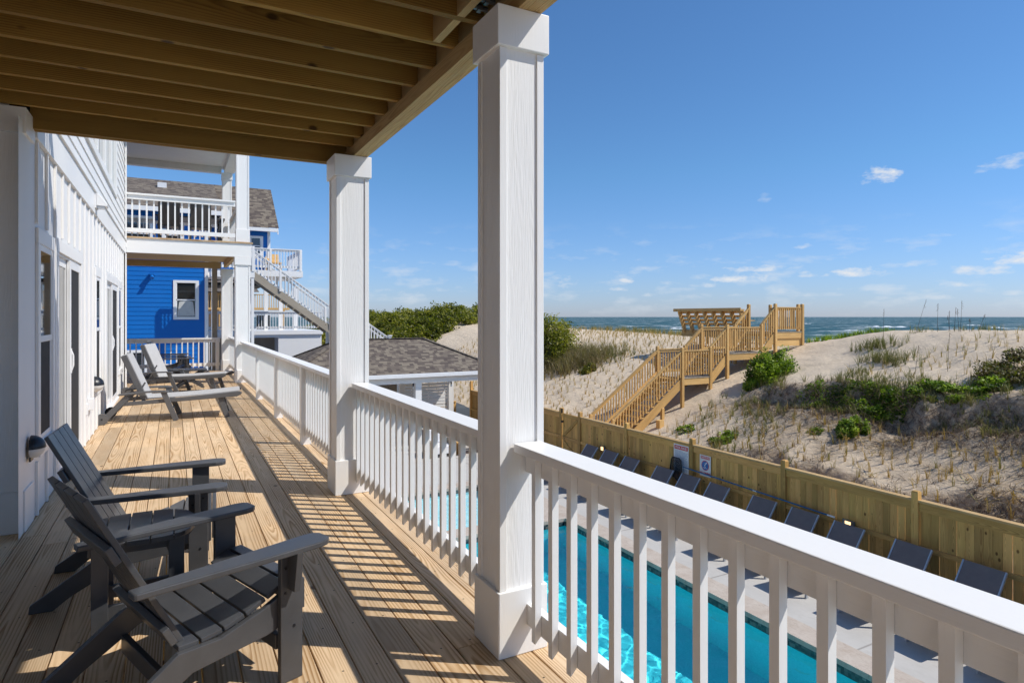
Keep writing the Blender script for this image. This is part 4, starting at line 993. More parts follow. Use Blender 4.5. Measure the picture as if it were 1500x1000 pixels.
g = MB(); g.box(.6, 33.2, 3.0, 4.0, 37, 3.12); obj('roof_slab', g, M['interior'], t)
# wooden corner post and distant house
t = thing('timber_post', 'weathered square timber post at the far corner of the deck', 'post', (1.0, 19.4, -3.6)); g = MB(); g.box(.93, 19.3, PAT, 1.06, 19.43, 3.0); obj('shaft', g, M['greywood'], t); g = MB(); g.box(.9, 19.28, 3.0, 1.09, 19.45, 3.02); obj('cap', g, M['greywood'], t)
f_ = thing('distant_house', 'distant beige beach house with wooden balconies seen through the gap', 'house', (4, 52, -3.6))
g = MB(); g.box(-2, 52, -3.6, 5.2, 60, 3.3); obj('wall', g, plain('beige_siding', (.5, .42, .3), .7), f_)
g = MB(); g.box(-2, 50.5, 2.0, 7.8, 51.99, 2.15); g.box(-2, 50.5, -1.0, 7.8, 51.99, -.85); obj('balcony', g, M['walk'], f_)
g = MB()
for z0 in (2.15, -.85):
    g.box(-2, 50.5, z0 + .95, 7.8, 50.58, z0 + 1.02)
    for i in range(60): g.box(-2 + i * .166, 50.52, z0, -1.95 + i * .166, 50.56, z0 + .95)
for i in range(5): g.box(-1.5 + i * 2.2, 50.5, -3.6, -1.35 + i * 2.2, 50.64, 2.0)
obj('railing', g, M['walk'], f_)
g = MB(); roofq(g, [(-2.5, 50.2, 3.3), (5.6, 50.2, 3.3), (5.6, 56, 4.5), (-2.5, 56, 4.5)]); roofq(g, [(5.6, 61, 3.3), (-2.5, 61, 3.3), (-2.5, 56, 4.5), (5.6, 56, 4.5)]); obj('roof', g, M['shingle'], f_)
for i in range(4): g = MB(); g.box(-1 + i * 2.2, 51.9, .3, 0 + i * 2.2, 51.98, 1.6); obj('window', g, M['glass'], f_)

# ------------------------------------------------------------------ cabana
CX0, CX1, CY0, CY1, CZ = 3.2, 11.85, 22.6, 27.8, -.66
c_ = thing('pool_cabana', 'open white pool cabana with a hipped brown shingle roof beside the pool', 'cabana', (8, 25, PAT))
hd = (CY1 - CY0) / 2; rz = CZ + hd * .475; g = MB()
A, B, C_, D = (CX0, CY0, CZ), (CX1, CY0, CZ), (CX1, CY1, CZ), (CX0, CY1, CZ); E1, E2 = (CX0 + hd, CY0 + hd, rz), (CX1 - hd, CY0 + hd, rz)
roofq(g, [A, B, E2, E1]); roofq(g, [C_, D, E1, E2])
for tri in ((B, C_, E2), (D, A, E1)):
    a, b_, c2 = [Vector(p) for p in tri]; U_ = (b_ - a).normalized(); V_ = (b_ - a).cross(c2 - a).normalized().cross(U_); g.face([a, b_, c2], [((p - a).dot(U_), (p - a).dot(V_)) for p in (a, b_, c2)], .5)
obj('roof', g, M['shingle'], c_)
g = MB()
for p, q in ((A, E1), (B, E2), (E1, E2), (C_, E2), (D, E1)):
    p, q = Vector(p), Vector(q); nseg = int((q - p).length / .2)
    for i in range(nseg): g.beam(p.lerp(q, i / nseg) + Z_ * .010, p.lerp(q, (i + 1.1) / nseg) + Z_ * .018, .22, .012)
obj('ridge_cap', g, M['shingle'], c_)
g = MB(); o = .0
g.box(CX0 - .04, CY0 - .08, CZ - .15, CX1 + .04, CY0 - .001, CZ - .005); g.box(CX1 + .001, CY0, CZ - .15, CX1 + .06, CY1, CZ - .005); g.box(CX0 - .06, CY0, CZ - .15, CX0 - .001, CY1, CZ - .005); obj('gutter', g, M['vinyl'], c_, bevel=.01)
g = MB(); g.box(CX0 + .2, CY0 + .15, CZ - .38, CX1 - .2, CY0 + .3, CZ - .16); g.box(CX0 + .2, CY1 - .4, CZ - .38, CX1 - .2, CY1 - .25, CZ - .16); g.box(CX1 - .34, CY0 + .301, CZ - .37, CX1 - .2, CY1 - .401, CZ - .16); obj('beam', g, M['white'], c_)
g = MB(); g.box(CX0 + .02, CY0 + .01, CZ - .155, CX1 - .02, CY1 - .01, CZ - .15); obj('ceiling', g, M['beamwood'], c_)
for (xx, yy) in ((CX1 - .45, CY0 + .3), (CX1 - .45, CY1 - .45), (8.2, CY0 + .3), (9.05, CY1 - .45), (6.3, CY1 - .45), (4.5, CY0 + .3), (4.5, CY1 - .45)):
    g = MB(); g.box(xx - .12, yy - .12, PAT + .001, xx + .12, yy + .12, CZ - .38); obj('post', g, M['white'], c_)
g = MB(); z = PAT + .2
while z < CZ - .5: g.box(9.2, CY1 - .47, z, CX1 - .6, CY1 - .44, z + .115); z += .145
for xx in (9.5, 10.3, 11.1): g.box(xx, CY1 - .439, PAT + .1, xx + .05, CY1 - .40, CZ - .45)
obj('slat_screen', g, M['white'], c_)
g = MB(); g.box(5.0, CY1 - .5, PAT, 8.8, CY1 - .40, CZ - .45); obj('back_wall', g, M['greywood'], c_)
def bulbm():
    m, t, bs, out = newmat('warm_bulb'); t.inp(bs, 'Base Color', (1, .8, .5, 1)); t.inp(bs, 'Emission Color', (1, .62, .28, 1)); bs.inputs['Emission Strength'].default_value = 2.2; return m
M['bulb'] = bulbm()
for i, xx in enumerate((8.0, 9.55, 10.9)):
    t = thing('string_light', ['left', 'middle', 'right'][i] + ' hanging bulb under the cabana beam', 'light bulb', (xx, CY0 + .22, CZ - .38), 'hanging bulbs under the cabana beam')
    g = MB(); g.cyl((xx, CY0 + .22, CZ - .5), (xx, CY0 + .22, CZ - .385), .03, n=8); obj('socket', g, M['black'], t)
    g = MB(); g.lathe([(0, -.07), (.03, -.055), (.042, -.02), (.03, .01), (.015, .03)], (xx, CY0 + .22, CZ - .53), n=10); obj('bulb', g, M['lens'], t, smooth=True)
# cabana furniture
t = thing('slatted_bench', 'yellow pine slatted bench under the cabana edge', 'bench', (10.2, 21.6, PAT))
g = MB()
for i in range(5): g.box(9.2, 21.3 + i * .11, PAT + .42, 11.4, 21.39 + i * .11, PAT + .46)
obj('seat', g, M['walk'], t)
g = MB()
for i in range(4): g.box(9.2, 21.88, PAT + .5 + i * .12, 11.4, 21.91, PAT + .59 + i * .12)
obj('backrest', g, M['walk'], t)
for xx in (9.25, 10.3, 11.3): g = MB(); g.box(xx, 21.3, PAT, xx + .09, 21.87, PAT + .419); g.box(xx, 21.92, PAT, xx + .09, 22.0, PAT + 1.0); obj('leg', g, M['walk'], t)
t = thing('white_armchair', 'white cushioned armchair under the cabana roof', 'armchair', (8.6, 21.7, PAT))
g = MB(); g.box(8.2, 21.3, PAT + .12, 9.0, 22.0, PAT + .42); obj('seat', g, M['vinyl'], t, bevel=.04)
g = MB(); g.box(8.2, 21.9, PAT + .43, 9.0, 22.1, PAT + .95); obj('backrest', g, M['vinyl'], t, bevel=.04)
for xx in (8.1, 9.0): g = MB(); g.box(xx, 21.3, PAT, xx + .12, 22.1, PAT + .6); obj('armrest', g, M['greywood'], t)

# ------------------------------------------------------------------ fence
FX = 12.0; FT = -1.87
f = thing('pool_fence', 'yellow green pine board fence with square posts behind the pool loungers', 'fence', (FX, 10, PAT))
posts = [-1.75, 1.05, 3.85, 6.67, 9.5, 12.33, 15.05, 17.52]
for i, yy in enumerate(posts + [18.68, 20.6, 23.4, 26.3]):
    zt = FT + .13 + (.25 if yy in (26.3,) else 0); g = MB(); g.box(FX - .055, yy - .06, PAT, FX + .065, yy + .06, zt); g.obox((FX + .005, yy, zt + .011), (X_, Y_, Z_), (.06, .06, .011), top=(.8, .8)); obj('post', g, M['fence'], f, bevel=.004)
def panel(y0, y1):
    g = MB(); y = y0 + .065
    while y < y1 - .07:
        w_ = min(.137, y1 - .065 - y); g.box(FX + .005 + random.uniform(0, .003), y + .0002, PAT + .05, FX + .024, y + w_ - random.choice([.0, .0, .0, .0, .004]), FT - .045); y += .139
    obj('boards', g, M['fence'], f, bevel=.004)
    g = MB(); g.box(FX - .02, y0 + .062, FT - .20, FX + .003, y1 - .062, FT - .045); g.box(FX - .035, y0 + .062, PAT + .85, FX + .003, y1 - .062, PAT + .94); g.box(FX - .035, y0 + .062, PAT + .15, FX + .003, y1 - .062, PAT + .24); obj('rail', g, M['fence'], f)
    g = MB(); g.box(FX - .05, y0 + .061, FT - .042, FX + .09, y1 - .061, FT); obj('cap_board', g, M['beamwood'], f, bevel=.003)
for a, c in zip(posts[:-1], posts[1:]): panel(a, c)
panel(18.68, 20.6); panel(20.6, 23.4); panel(23.4, 26.3)
g = MB(); x = 10.6
while x < 11.95: g.box(x, 28.05, PAT, x + .135, 28.07, -2.62); x += .14
g.box(10.55, 28.0, -2.62, 11.98, 28.1, -2.58); obj('low_panel', g, M['fence'], f)
g_ = thing('fence_gate', 'pine board gate with diagonal braces and black latch in the pool fence', 'gate', (FX, 18.1, PAT))
g = MB(); y = 17.6
while y < 18.58: g.box(FX + .005, y, PAT + .06, FX + .022, y + .12, FT - .02); y += .124
obj('boards', g, M['fence'], g_)
g = MB(); y0, y1 = 17.61, 18.58
g.box(FX - .03, y0, FT - .15, FX + .003, y1, FT - .03); g.box(FX - .03, y0, PAT + .82, FX + .003, y1, PAT + .94); g.box(FX - .03, y0, PAT + .1, FX + .003, y1, PAT + .22)
g.beam((FX - .014, y1 - .05, FT - .75), (FX - .014, y0 + .08, FT - .2), .03, .10, (1, 0, 0)) if False else None
g.obox((FX - .0165, (y0 + y1) / 2, (FT - .15 + PAT + .94) / 2), (Vector((0, .80, -.60)).normalized(), Vector((1, 0, 0)), Vector((0, .60, .80)).normalized()), (.56, .0135, .05))
g.obox((FX - .0165, (y0 + y1) / 2, (PAT + .22 + PAT + .82) / 2), (Vector((0, .84, .50)).normalized(), Vector((1, 0, 0)), Vector((0, -.50, .84)).normalized()), (.52, .0135, .05))
obj('brace', g, M['fence'], g_)
g = MB(); g.box(FX - .05, 18.56, FT - .02, FX - .02, 18.62, FT + .14); g.box(FX - .05, 18.52, FT - .35, FX - .02, 18.64, FT - .28); obj('latch', g, M['black'], g_)
# lit lamps on fence
for yy, lb in ((16.2, 'small lit brick light on the fence behind the loungers near the gate'), (7.95, 'small lit brick light on the fence behind the nearest loungers')):
    t = thing('fence_light', lb, 'fence light', (FX - .03, yy, -2.69), 'lit lamps on the fence')
    g = MB(); g.box(FX - .06, yy - .13, -2.77, FX - .0355, yy + .13, -2.61); obj('housing', g, M['steelgrey'], t, bevel=.004)
    g = MB(); g.box(FX - .066, yy - .05, -2.75, FX - .061, yy + .07, -2.64); obj('lamp_face', g, M['bulb'], t)

# signs
def text(s, size, cx, cz, cy, mat, parent, name='lettering', bold=0.0):
    cu = bpy.data.curves.new('txt', 'FONT'); cu.body = s; cu.size = size; cu.align_x = 'CENTER'; cu.align_y = 'CENTER'; cu.extrude = .0006; cu.offset = bold; cu.resolution_u = 2
    o = bpy.data.objects.new('txt', cu); COL.objects.link(o); dg = bpy.context.evaluated_depsgraph_get(); me = bpy.data.meshes.new_from_object(o.evaluated_get(dg)); bpy.data.objects.remove(o)
    # plane faces -X ; text x -> -Y
    V = np.array([v.co[:] for v in me.vertices]); L = wloc(parent)
    for v, q in zip(me.vertices, V): v.co = (cx - q[2] - L.x, cy - q[0] - L.y, cz + q[1] - L.z)
    me.materials.clear(); me.materials.append(mat); ob = bpy.data.objects.new(name, me); COL.objects.link(ob); ob.parent = parent; return ob
M['signwhite'] = plain('sign_white', (.72, .73, .74), .4, .03); M['signred'] = plain('sign_red', (.60, .015, .02), .4, .03); M['signblue'] = plain('sign_blue', (.02, .14, .42), .4, .03); M['signpale'] = plain('sign_text_blue', (.16, .30, .52), .5, .05)
t = thing('pool_rules_sign', 'white pool rules sign with a red heading on the fence', 'sign', (FX - .02, 12.79, -2.7))
g = MB(); g.box(FX - .028, 12.44, -2.70, FX - .0225, 13.0, -1.955); obj('board', g, M['signwhite'], t, bevel=.001)
g = MB(); g.box(FX - .0302, 12.47, -2.09, FX - .0285, 12.97, -1.99); obj('heading_band', g, M['signred'], t)
text('POOL RULES', .074, FX - .031, -2.04, 12.72, M['signwhite'], t, bold=.002)
lines = MB(); zz = -2.125
while zz > -2.66:
    y = 12.955; full = random.random() > .25; end = 12.49 if full else 12.49 + random.random() * .2
    while y > end:
        ww = random.uniform(.02, .06); lines.box(FX - .0296, max(y - ww, end - .01), zz - .011, FX - .0285, y, zz); y -= ww + .011
    zz -= .027
obj('small_print', lines, M['signpale'], t)
t = thing('no_diving_sign', 'smaller white caution sign with a blue disc and red no diving lettering', 'sign', (FX - .02, 11.85, -2.6))
g = MB(); g.box(FX - .028, 11.66, -2.61, FX - .0245, 12.04, -2.07); obj('board', g, M['signwhite'], t, bevel=.001)
g = MB(); g.box(FX - .0302, 11.70, -2.165, FX - .0285, 12.0, -2.095); obj('heading_band', g, M['signred'], t)
text('CAUTION!', .058, FX - .031, -2.13, 11.85, M['signwhite'], t, bold=.0015); text('NO DIVING', .070, FX - .031, -2.53, 11.85, M['signred'], t, bold=.0035)
g = MB(); g.cyl((FX - .0285, 11.85, -2.33), (FX - .0305, 11.85, -2.33), .128, n=40); obj('disc_rim', g, M['signred'], t)
g = MB(); g.cyl((FX - .0308, 11.85, -2.33), (FX - .0318, 11.85, -2.33), .113, n=40); obj('disc', g, M['signblue'], t)
g = MB(); xx = FX - .0325
g.cyl((xx, 11.80, -2.255), (xx - .0008, 11.80, -2.255), .017, n=14)
for p, q, w_ in (((11.81, -2.27), (11.87, -2.33), .022), ((11.87, -2.33), (11.84, -2.375), .016), ((11.84, -2.375), (11.885, -2.40), .014), ((11.82, -2.285), (11.86, -2.265), .012), ((11.77, -2.40), (11.93, -2.385), .008)):
    g.beam((xx, *p), (xx, *q), .0012, w_, (0, -(q[1] - p[1]), (q[0] - p[0])) if False else Vector((0, -(q[1] - p[1]), q[0] - p[0])).normalized())
obj('diver_symbol', g, M['signwhite'], t)

# net and pole
t = thing('pool_net', 'black leaf skimmer net on a long blue pole hung along the fence', 'pool net', (FX - .1, 11, -2.6))
g = MB(); g.cyl((FX - .12, 12.55, -2.50), (FX - .10, 8.35, -2.62), .016, n=10); M['bluepole'] = plain('blue_pole', (.01, .12, .28), .3, .05); obj('pole', g, M['bluepole'], t, smooth=True)
g = MB(); g.cyl((FX - .108, 10.27, -2.568), (FX - .107, 10.17, -2.571), .019, n=10); g.cyl((FX - .10, 8.38, -2.62), (FX - .10, 8.22, -2.624), .019, n=10); obj('collar', g, M['vinyl'], t)
g = MB(); fr_ = [(12.60, -2.36), (12.66, -2.30), (12.90, -2.30), (12.97, -2.36), (13.05, -2.80), (12.85, -2.83), (12.66, -2.98), (12.58, -2.62)]
for a, c in zip(fr_, fr_[1:] + fr_[:1]): g.cyl((FX - .14, *a), (FX - .14, *c), .013, n=8)
obj('hoop', g, M['black'], t)
def netm():
    m, t, bs, out = newmat('net_mesh'); g2 = t.node('ShaderNodeNewGeometry'); x, y, z = t.sep(g2.outputs['Position'])
    t.inp(bs, 'Base Color', (.012, .013, .018, 1)); bs.inputs['Roughness'].default_value = .6
    a = t.m('GREATER_THAN', t.m('FRACT', t.m('MULTIPLY', y, 110.)), .45); b_ = t.m('GREATER_THAN', t.m('FRACT', t.m('MULTIPLY', z, 110.)), .45)
    t.inp(bs, 'Alpha', t.m('MAXIMUM', a, b_)); return m
g = MB(); c0 = Vector((FX - .06, 12.8, -2.6))
for a, c in zip(fr_, fr_[1:] + fr_[:1]):
    p, q = Vector((FX - .14, *a)), Vector((FX - .14, *c)); m1 = p.lerp(c0, .5) + X_ * .03; m2 = q.lerp(c0, .5) + X_ * .03
    g.face([p, q, m2, m1], [(0, 0)] * 4, .5); g.face([m1, m2, c0], [(0, 0)] * 3, .5)
obj('mesh', g, netm(), t)

# ------------------------------------------------------------------ pool loungers
def pool_lounger():
    t = thing('pool_lounger', 'x', 'pool lounger'); W2 = .315; al = M['alu']
    # local: head toward +x ; origin under back hinge
    hx, hz, tx, tz = .0, .36, .46, 1.0
    for sgn in (-1, 1):
        yy = sgn * W2
        g = MB(); g.beam((-1.33, yy, .36), (.28, yy, .36), .03, .045); obj('side_rail', g, al, t, bevel=.004)
        g = MB(); g.beam((hx, yy - sgn * .0, hz + .03), (tx, yy, tz), .025, .04, (1, 0, 0)); obj('back_frame', g, al, t, bevel=.004)
        g = MB(); g.box(-1.18, yy - .02, 0, -1.13, yy + .02, .335); obj('leg', g, al, t)
        g = MB(); g.box(.10, yy - .02, 0, .15, yy + .02, .335); obj('leg', g, al, t)
    g = MB(); g.box(-1.33, -W2 + .016, .37, -.01, W2 - .016, .382); obj('seat_sling', g, M['poolsling'], t)
    g = MB(); g.beam((hx - .01, 0, hz + .03), (tx - .005, 0, tz + .002), 2 * W2 - .028, .012, (1, 0, 0)); obj('back_sling', g, M['poolsling'], t)
    g = MB(); g.cyl((.2, -W2, .12), (.2, W2, .12), .01, n=6); g.cyl((.26, -W2 + .02, .36), (.30, -W2 + .02, .78), .01, n=6); g.cyl((.26, W2 - .02, .36), (.30, W2 - .02, .78), .01, n=6); obj('strut', g, al, t)
    return t
pl = pool_lounger()
lb = ['charcoal pool lounger nearest the gate, first of the row', 'charcoal pool lounger just in front of the far fence light', 'third charcoal pool lounger from the gate, before the gap at the post',
      'charcoal pool lounger directly left of the black skimmer net', 'charcoal pool lounger just right of the skimmer net, under the rules sign', 'charcoal pool lounger below the no diving sign',
      'charcoal pool lounger under the middle of the blue pole', 'charcoal pool lounger under the free end of the blue pole', 'charcoal pool lounger with the near fence light right behind it',
      'second charcoal pool lounger from the right edge of the view, beside a fence post', 'charcoal pool lounger at the right edge of the view, nearest the camera']
for i, yy in enumerate((16.48, 15.47, 14.46, 13.07, 12.13, 11.14, 9.81, 8.79, 7.80, 6.58, 5.46)):
    o = pl if i == 0 else copy_tree(pl)
    o.location = (11.29 + .02 * math.sin(i * 2.1), yy, PAT + .001); o.rotation_euler = (0, 0, R(random.uniform(-2.6, 2.6) - 1.5)); o['label'] = lb[i]; o['group'] = 'charcoal pool loungers along the fence'
o = copy_tree(pl); o.location = (11.28, 4.4, PAT + .001); o['label'] = 'charcoal pool lounger just beyond the right edge, only its foot in view'

# ------------------------------------------------------------------ dune walkway
wk = thing('dune_walkway', 'new yellow pine boardwalk stair climbing the dune to a bench platform', 'boardwalk', (18, 18.4, -3))
WY0, WY1 = 17.7, 19.02; m_ = M['walk']
L1, L2, L3 = -.80, .05, .86
zx = {'f1': (13.55, -3.22, 16.72, L1), 'f2': (18.15, L1, 19.05, L2), 'f3': (20.98, L2, 21.78, L3)}
def wpost(x, y, z0, z1): g = MB(); g.box(x - .055, y - .055, z0, x + .055, y + .055, z1); g.obox((x, y, z1 + .012), (X_, Y_, Z_), (.055, .055, .012), top=(.75, .75)); obj('post', g, m_, wk)
cnt = [0]; rest = MB()
def wbal(p, hgt, far):
    if cnt[0] < 100 and not far:
        g = MB(); g.box(p[0] - .019, p[1] - .019, p[2], p[0] + .019, p[1] + .019, p[2] + hgt); obj('baluster', g, m_, wk); cnt[0] += 1
    else: rest.box(p[0] - .019, p[1] - .019, p[2], p[0] + .019, p[1] + .019, p[2] + hgt)
def wrail(x0, z0, x1, z1, y, far=False, yb=None):
    yb = y if yb is None else yb
    a, c = Vector((x0, y, z0)), Vector((x1, yb, z1)); Lh = math.hypot(x1 - x0, yb - y)
    g = MB(); g.beam(a + Z_ * 1.0, c + Z_ * 1.0, .10, .035); g.beam(a + Z_ * .93, c + Z_ * .93, .035, .085); obj('handrail', g, m_, wk)
    g = MB(); g.beam(a + Z_ * .14, c + Z_ * .14, .035, .085); obj('bottom_rail', g, m_, wk)
    n = max(2, int(Lh / .125)); 
    for i in range(1, n):
        q = a.lerp(c, i / n); off = -.03 if y == WY0 else .03
        wbal((q.x, q.y + (off if yb == y else 0), q.z + .08), .87, far)
for key, (x0, z0, x1, z1) in zx.items():
    for yy, far in ((WY0, False), (WY1, True)):
        g = MB(); g.beam((x0 - .1, yy, z0 - .17 - .07), (x1 + .02, yy, z1 - .15), .045, .30); obj('stringer', g, m_, wk); wrail(x0, z0 + .12, x1, z1 + .02, yy, far)
    k = int(round((z1 - z0) / .18)); g = MB()
    for i in range(k): xx = x0 + (x1 - x0) * (i + .5) / k; zz = z0 + (z1 - z0) * (i + .5) / k; g.box(xx - .15, WY0 + .03, zz, xx + .14, WY1 - .03, zz + .035)
    obj('tread', g, M['greywood'] if key != 'f1' else m_, wk)
def plat(x0, x1, z, y0=WY0, y1=WY1):
    g = MB(); x = x0 - .02
    while x < x1: g.box(x, y0 - .06, z - .035, min(x + .138, x1 + .05), y1 + .06, z); x += .142
    obj('decking', g, M['greywood'], wk)
    g = MB(); g.box(x0, y0 - .045, z - .28, x1, y0, z - .036); g.box(x0, y1, z - .28, x1, y1 + .045, z - .036); g.box(x1 - .045, y0 + .001, z - .28, x1, y1 - .001, z - .036); obj('joist', g, m_, wk)
plat(16.72, 18.15, L1); plat(19.05, 20.98, L2)
for x0, x1, z in ((16.72, 18.15, L1), (19.05, 20.98, L2)):
    wrail(x0, z, x1, z, WY0); wrail(x0, z, x1, z, WY1, True)
for (x, zt, zt2) in ((16.70, L1, 0), (18.13, L1, 0), (19.03, L2, 0), (20.96, L2, 0)):
    for yy in (WY0 - .02, WY1 + .02): wpost(x, yy, min(H(x, yy), zt) - .4, zt + 1.10)
for yy in (WY0, WY1): wpost(13.5, yy, -3.6, -2.12)
wpost(15.75, WY0, H(15.75, WY0) - .3, -1.88)
# upper platform, L shaped, with the bench back
TX0, TX1, TY1 = 21.78, 23.45, 23.0
plat(TX0, TX1, L3, WY0, TY1)
wrail(TX0, L3, TX1, L3, WY0)
for x, y in ((TX0, WY0 - .02), (TX1, WY0 - .02), (TX1, 19.3), (TX0, WY1 + .02), (TX1 + .16, WY0 + .3)): wpost(x, y, min(H(x, y), L3) - .4, L3 + 1.13)
wrail(TX1, L3, TX1, L3, WY0, True, 19.3)
for yy in (20.0, 21.5, TY1 - .03): g = MB(); g.box(TX1 - .1, yy - .05, H(TX1, yy) - .3, TX1, yy + .05, L3 - .281); obj('support_post', g, m_, wk)
g = MB(); g.box(TX0 - .045, WY1 + .1, L3 - .32, TX0 - .001, TY1 + .06, L3 - .02); g.box(TX0 - .04, WY0, L3 - .6, TX1, WY0 + .045, L3 - .281) ; obj('skirt', g, m_, wk)
bt = [WY1 + .12 + i * .53 for i in range(8)]
for yy in bt:
    g = MB(); g.prism([(.02, -.1), (-.16, -.1), (-.56, .94), (-.36, .94)], lambda a, b_, d: (TX0 + .10 + a, d, L3 - .1 + b_), yy - .045, yy + .045); obj('bench_bracket', g, m_, wk, weld=True)
g = MB(); g.box(TX0 - .50, WY1 + .02, L3 + .86, TX0 - .30, TY1 + .14, L3 + .90); g.box(TX0 - .505, WY1 + .02, L3 + .90, TX0 - .465, TY1 + .14, L3 + 1.0); g.box(TX0 - .46, WY1 + .02, L3 + .901, TX0 - .25, TY1 + .14, L3 + .94); obj('bench_cap', g, m_, wk)
g = MB(); 
for k, (ax, az_) in enumerate(((.345, .76), (.28, .58), (.21, .40), (.14, .22))): g.obox((TX0 - ax + .09, (WY1 + TY1) / 2 + .05, L3 + az_ + .06), (Vector((-.38, 0, .94)).normalized(), Y_, Vector((.94, 0, .38)).normalized()), (.055, (TY1 - WY1) / 2 + .0, .018))
obj('bench_back', g, m_, wk)
g = MB()
for i in range(3): g.box(TX0 + .12 + i * .145, WY1 + .15, L3 + .43, TX0 + .255 + i * .145, TY1, L3 + .468)
obj('bench_seat', g, m_, wk)
o = obj('far_balusters', rest, m_, wk); o['kind'] = 'stuff'
g = MB(); g.box(15.1, 17.1, H(15.1, 17.1) - .2, 15.3, 17.3, H(15.1, 17.1) + .28); 
o = obj('timber_offcut', g, m_, loc=(15.2, 17.2, -2.4)); tag(o, 'short square timber stub standing in the sand beside the stair', 'timber')

# ------------------------------------------------------------------ vegetation
def leaves_mesh(pos, size, name, mat, parent=None, loc=None, tilt=.9, asp=.5, rbias=None):
    n = len(pos); pos = np.asarray(pos)
    nrm = rng.normal(size=(n, 3)); nrm[:, 2] = np.abs(nrm[:, 2]) + .3; nrm /= np.linalg.norm(nrm, axis=1)[:, None]
    a = np.cross(nrm, rng.normal(size=(n, 3))); a /= np.linalg.norm(a, axis=1)[:, None]; b = np.cross(nrm, a)
    s = size * rng.uniform(.6, 1.35, n)[:, None]
    V = np.stack([pos - a * s, pos - b * s * asp, pos + a * s, pos + b * s * asp], 1).reshape(-1, 3)
    o_ = np.array((wloc(parent) if parent is not None else Vector(loc or (0, 0, 0)))[:])
    me = bpy.data.meshes.new(name); me.from_pydata((V - o_).tolist(), [], np.arange(4 * n).reshape(-1, 4).tolist())
    r = rng.random(n) if rbias is None else np.clip(rbias + rng.normal(0, .22, n), 0, 1)
    at = me.attributes.new('rnd', 'FLOAT', 'FACE'); at.data.foreach_set('value', r.astype(np.float32)); me.materials.append(mat); me.update()
    o = bpy.data.objects.new(name, me); COL.objects.link(o)
    if parent is not None: o.parent = parent
    else: o.location = tuple(o_)
    return o
def cloudpts(cx, cy, z0, rx, ry, rz_, n, nc=30, cs=.28):
    th = rng.uniform(0, 2 * np.pi, nc); u = rng.uniform(0.05, 1, nc); rr = rng.uniform(.55, 1, nc)
    C = np.stack([np.cos(th) * np.sqrt(1 - u * u) * rr, np.sin(th) * np.sqrt(1 - u * u) * rr, u * rr], 1)
    k = rng.integers(0, nc, n); off = rng.normal(size=(n, 3)); off /= np.linalg.norm(off, axis=1)[:, None]; off *= (rng.uniform(0, 1, n) ** .5)[:, None] * cs * rng.uniform(.6, 1.3, nc)[k][:, None]
    P = C[k] + off; P[:, 2] = np.abs(P[:, 2]); tone = rng.random(nc)[k]
    return np.stack([cx + P[:, 0] * rx, cy + P[:, 1] * ry, z0 + P[:, 2] * rz_], 1), tone
def bush(cx, cy, rx, ry, rz_, n, size, label, mat='leaf', name='dune_shrub', group='leafy shrubs on the dune', nc=30, asp=.5):
    z0 = H(cx, cy) - .06; t = thing(name, label, 'shrub', (cx, cy, z0), group)
    P, tone = cloudpts(cx, cy, z0, rx, ry, rz_, n, nc)
    hz = height(P[:, 0], P[:, 1]); P[:, 2] = np.maximum(P[:, 2] + (hz - z0 - .06) * .8, hz + .01)
    leaves_mesh(P, size, 'foliage', M[mat], t, asp=asp, rbias=tone * .9 + .05)
    g = MB()
    for i in range(10):
        a = random.uniform(0, 6.28); r1 = random.uniform(.3, .8); g.cyl((cx, cy, z0 - .05), (cx + math.cos(a) * rx * r1, cy + math.sin(a) * ry * r1, z0 + rz_ * random.uniform(.5, .95)), .012, .004, 5)
    obj('stems', g, M['twig'], t)
def gp(px, py, x_guess=None):
    """ground point seen at a pixel: march along the ray"""
    s = (px - 750) / FPX; t = (464 - py) / FPX; d = np.arange(12, 60, .05)
    X = (s * CC + SS) * d; Y = (CC - s * SS) * d; Zr = 1.47 + t * d; ok = X > 12.1; Hh = height(X, Y); hit = np.where((Zr < Hh) & ok)[0]
    i = hit[0] if len(hit) else -1; return X[i], Y[i]
bx = [((1126, 556), 1.0, .9, 1.02, 11000, .045, 'large bright green shrub beside the top of the walkway stair', 'leaf'),
      ((1258, 588), .55, 1.1, .32, 3000, .04, 'low spreading green plant at the left of the vegetation band', 'leaf'),
      ((1290, 600), .55, .75, .38, 3600, .045, 'dark green low shrub in the middle of the eroded bank', 'leaf'),
      ((1385, 578), .55, 1.0, .36, 4200, .045, 'broad green shrub mound on the bank under the smooth sand', 'leaf'),
      ((1448, 572), .55, .6, .38, 2000, .045, 'small green plant right of the broad mound', 'leaf'),
      ((1248, 636), .42, .46, .46, 3600, .038, 'round fine leaved green bush alone on the lower slope', 'leaf'),
      ((1195, 633), .22, .22, .22, 300, .03, 'thin pale green sprig left of the round bush', 'leaf'),
      ((1058, 645), .45, .5, .28, 800, .045, 'light green low plant just above the fence by the signs', 'leaf'),
      ((1005, 630), .40, .4, .22, 380, .045, 'sparse green plant near the foot of the stair', 'leaf'),
      ((1483, 562), .7, .8, .45, 3200, .04, 'dark brownish shrub on the bank at the right edge', 'leafbrown'),
      ((1494, 548), .9, 1.0, .55, 5200, .04, 'brown twiggy scrub above the green shrub at the right edge', 'leafbrown'),
      ((1330, 588), .45, .45, .28, 1200, .04, 'green shrub filling the dip between the two mounds', 'leaf'),
      ((1195, 580), .5, .6, .28, 900, .04, 'low green clump right of the bare sand path', 'leaf'),
      ((862, 545), .45, .45, .42, 1500, .05, 'small dark rounded plant alone among the sprigs left of the stair', 'leafdark')]
for (pp, rx, ry, rz_, n, sz, lab, mt) in bx:
    X, Y = gp(*pp); bush(X, Y, rx, ry, rz_, n, sz, lab, mt, nc=70 if n > 6000 else 34)
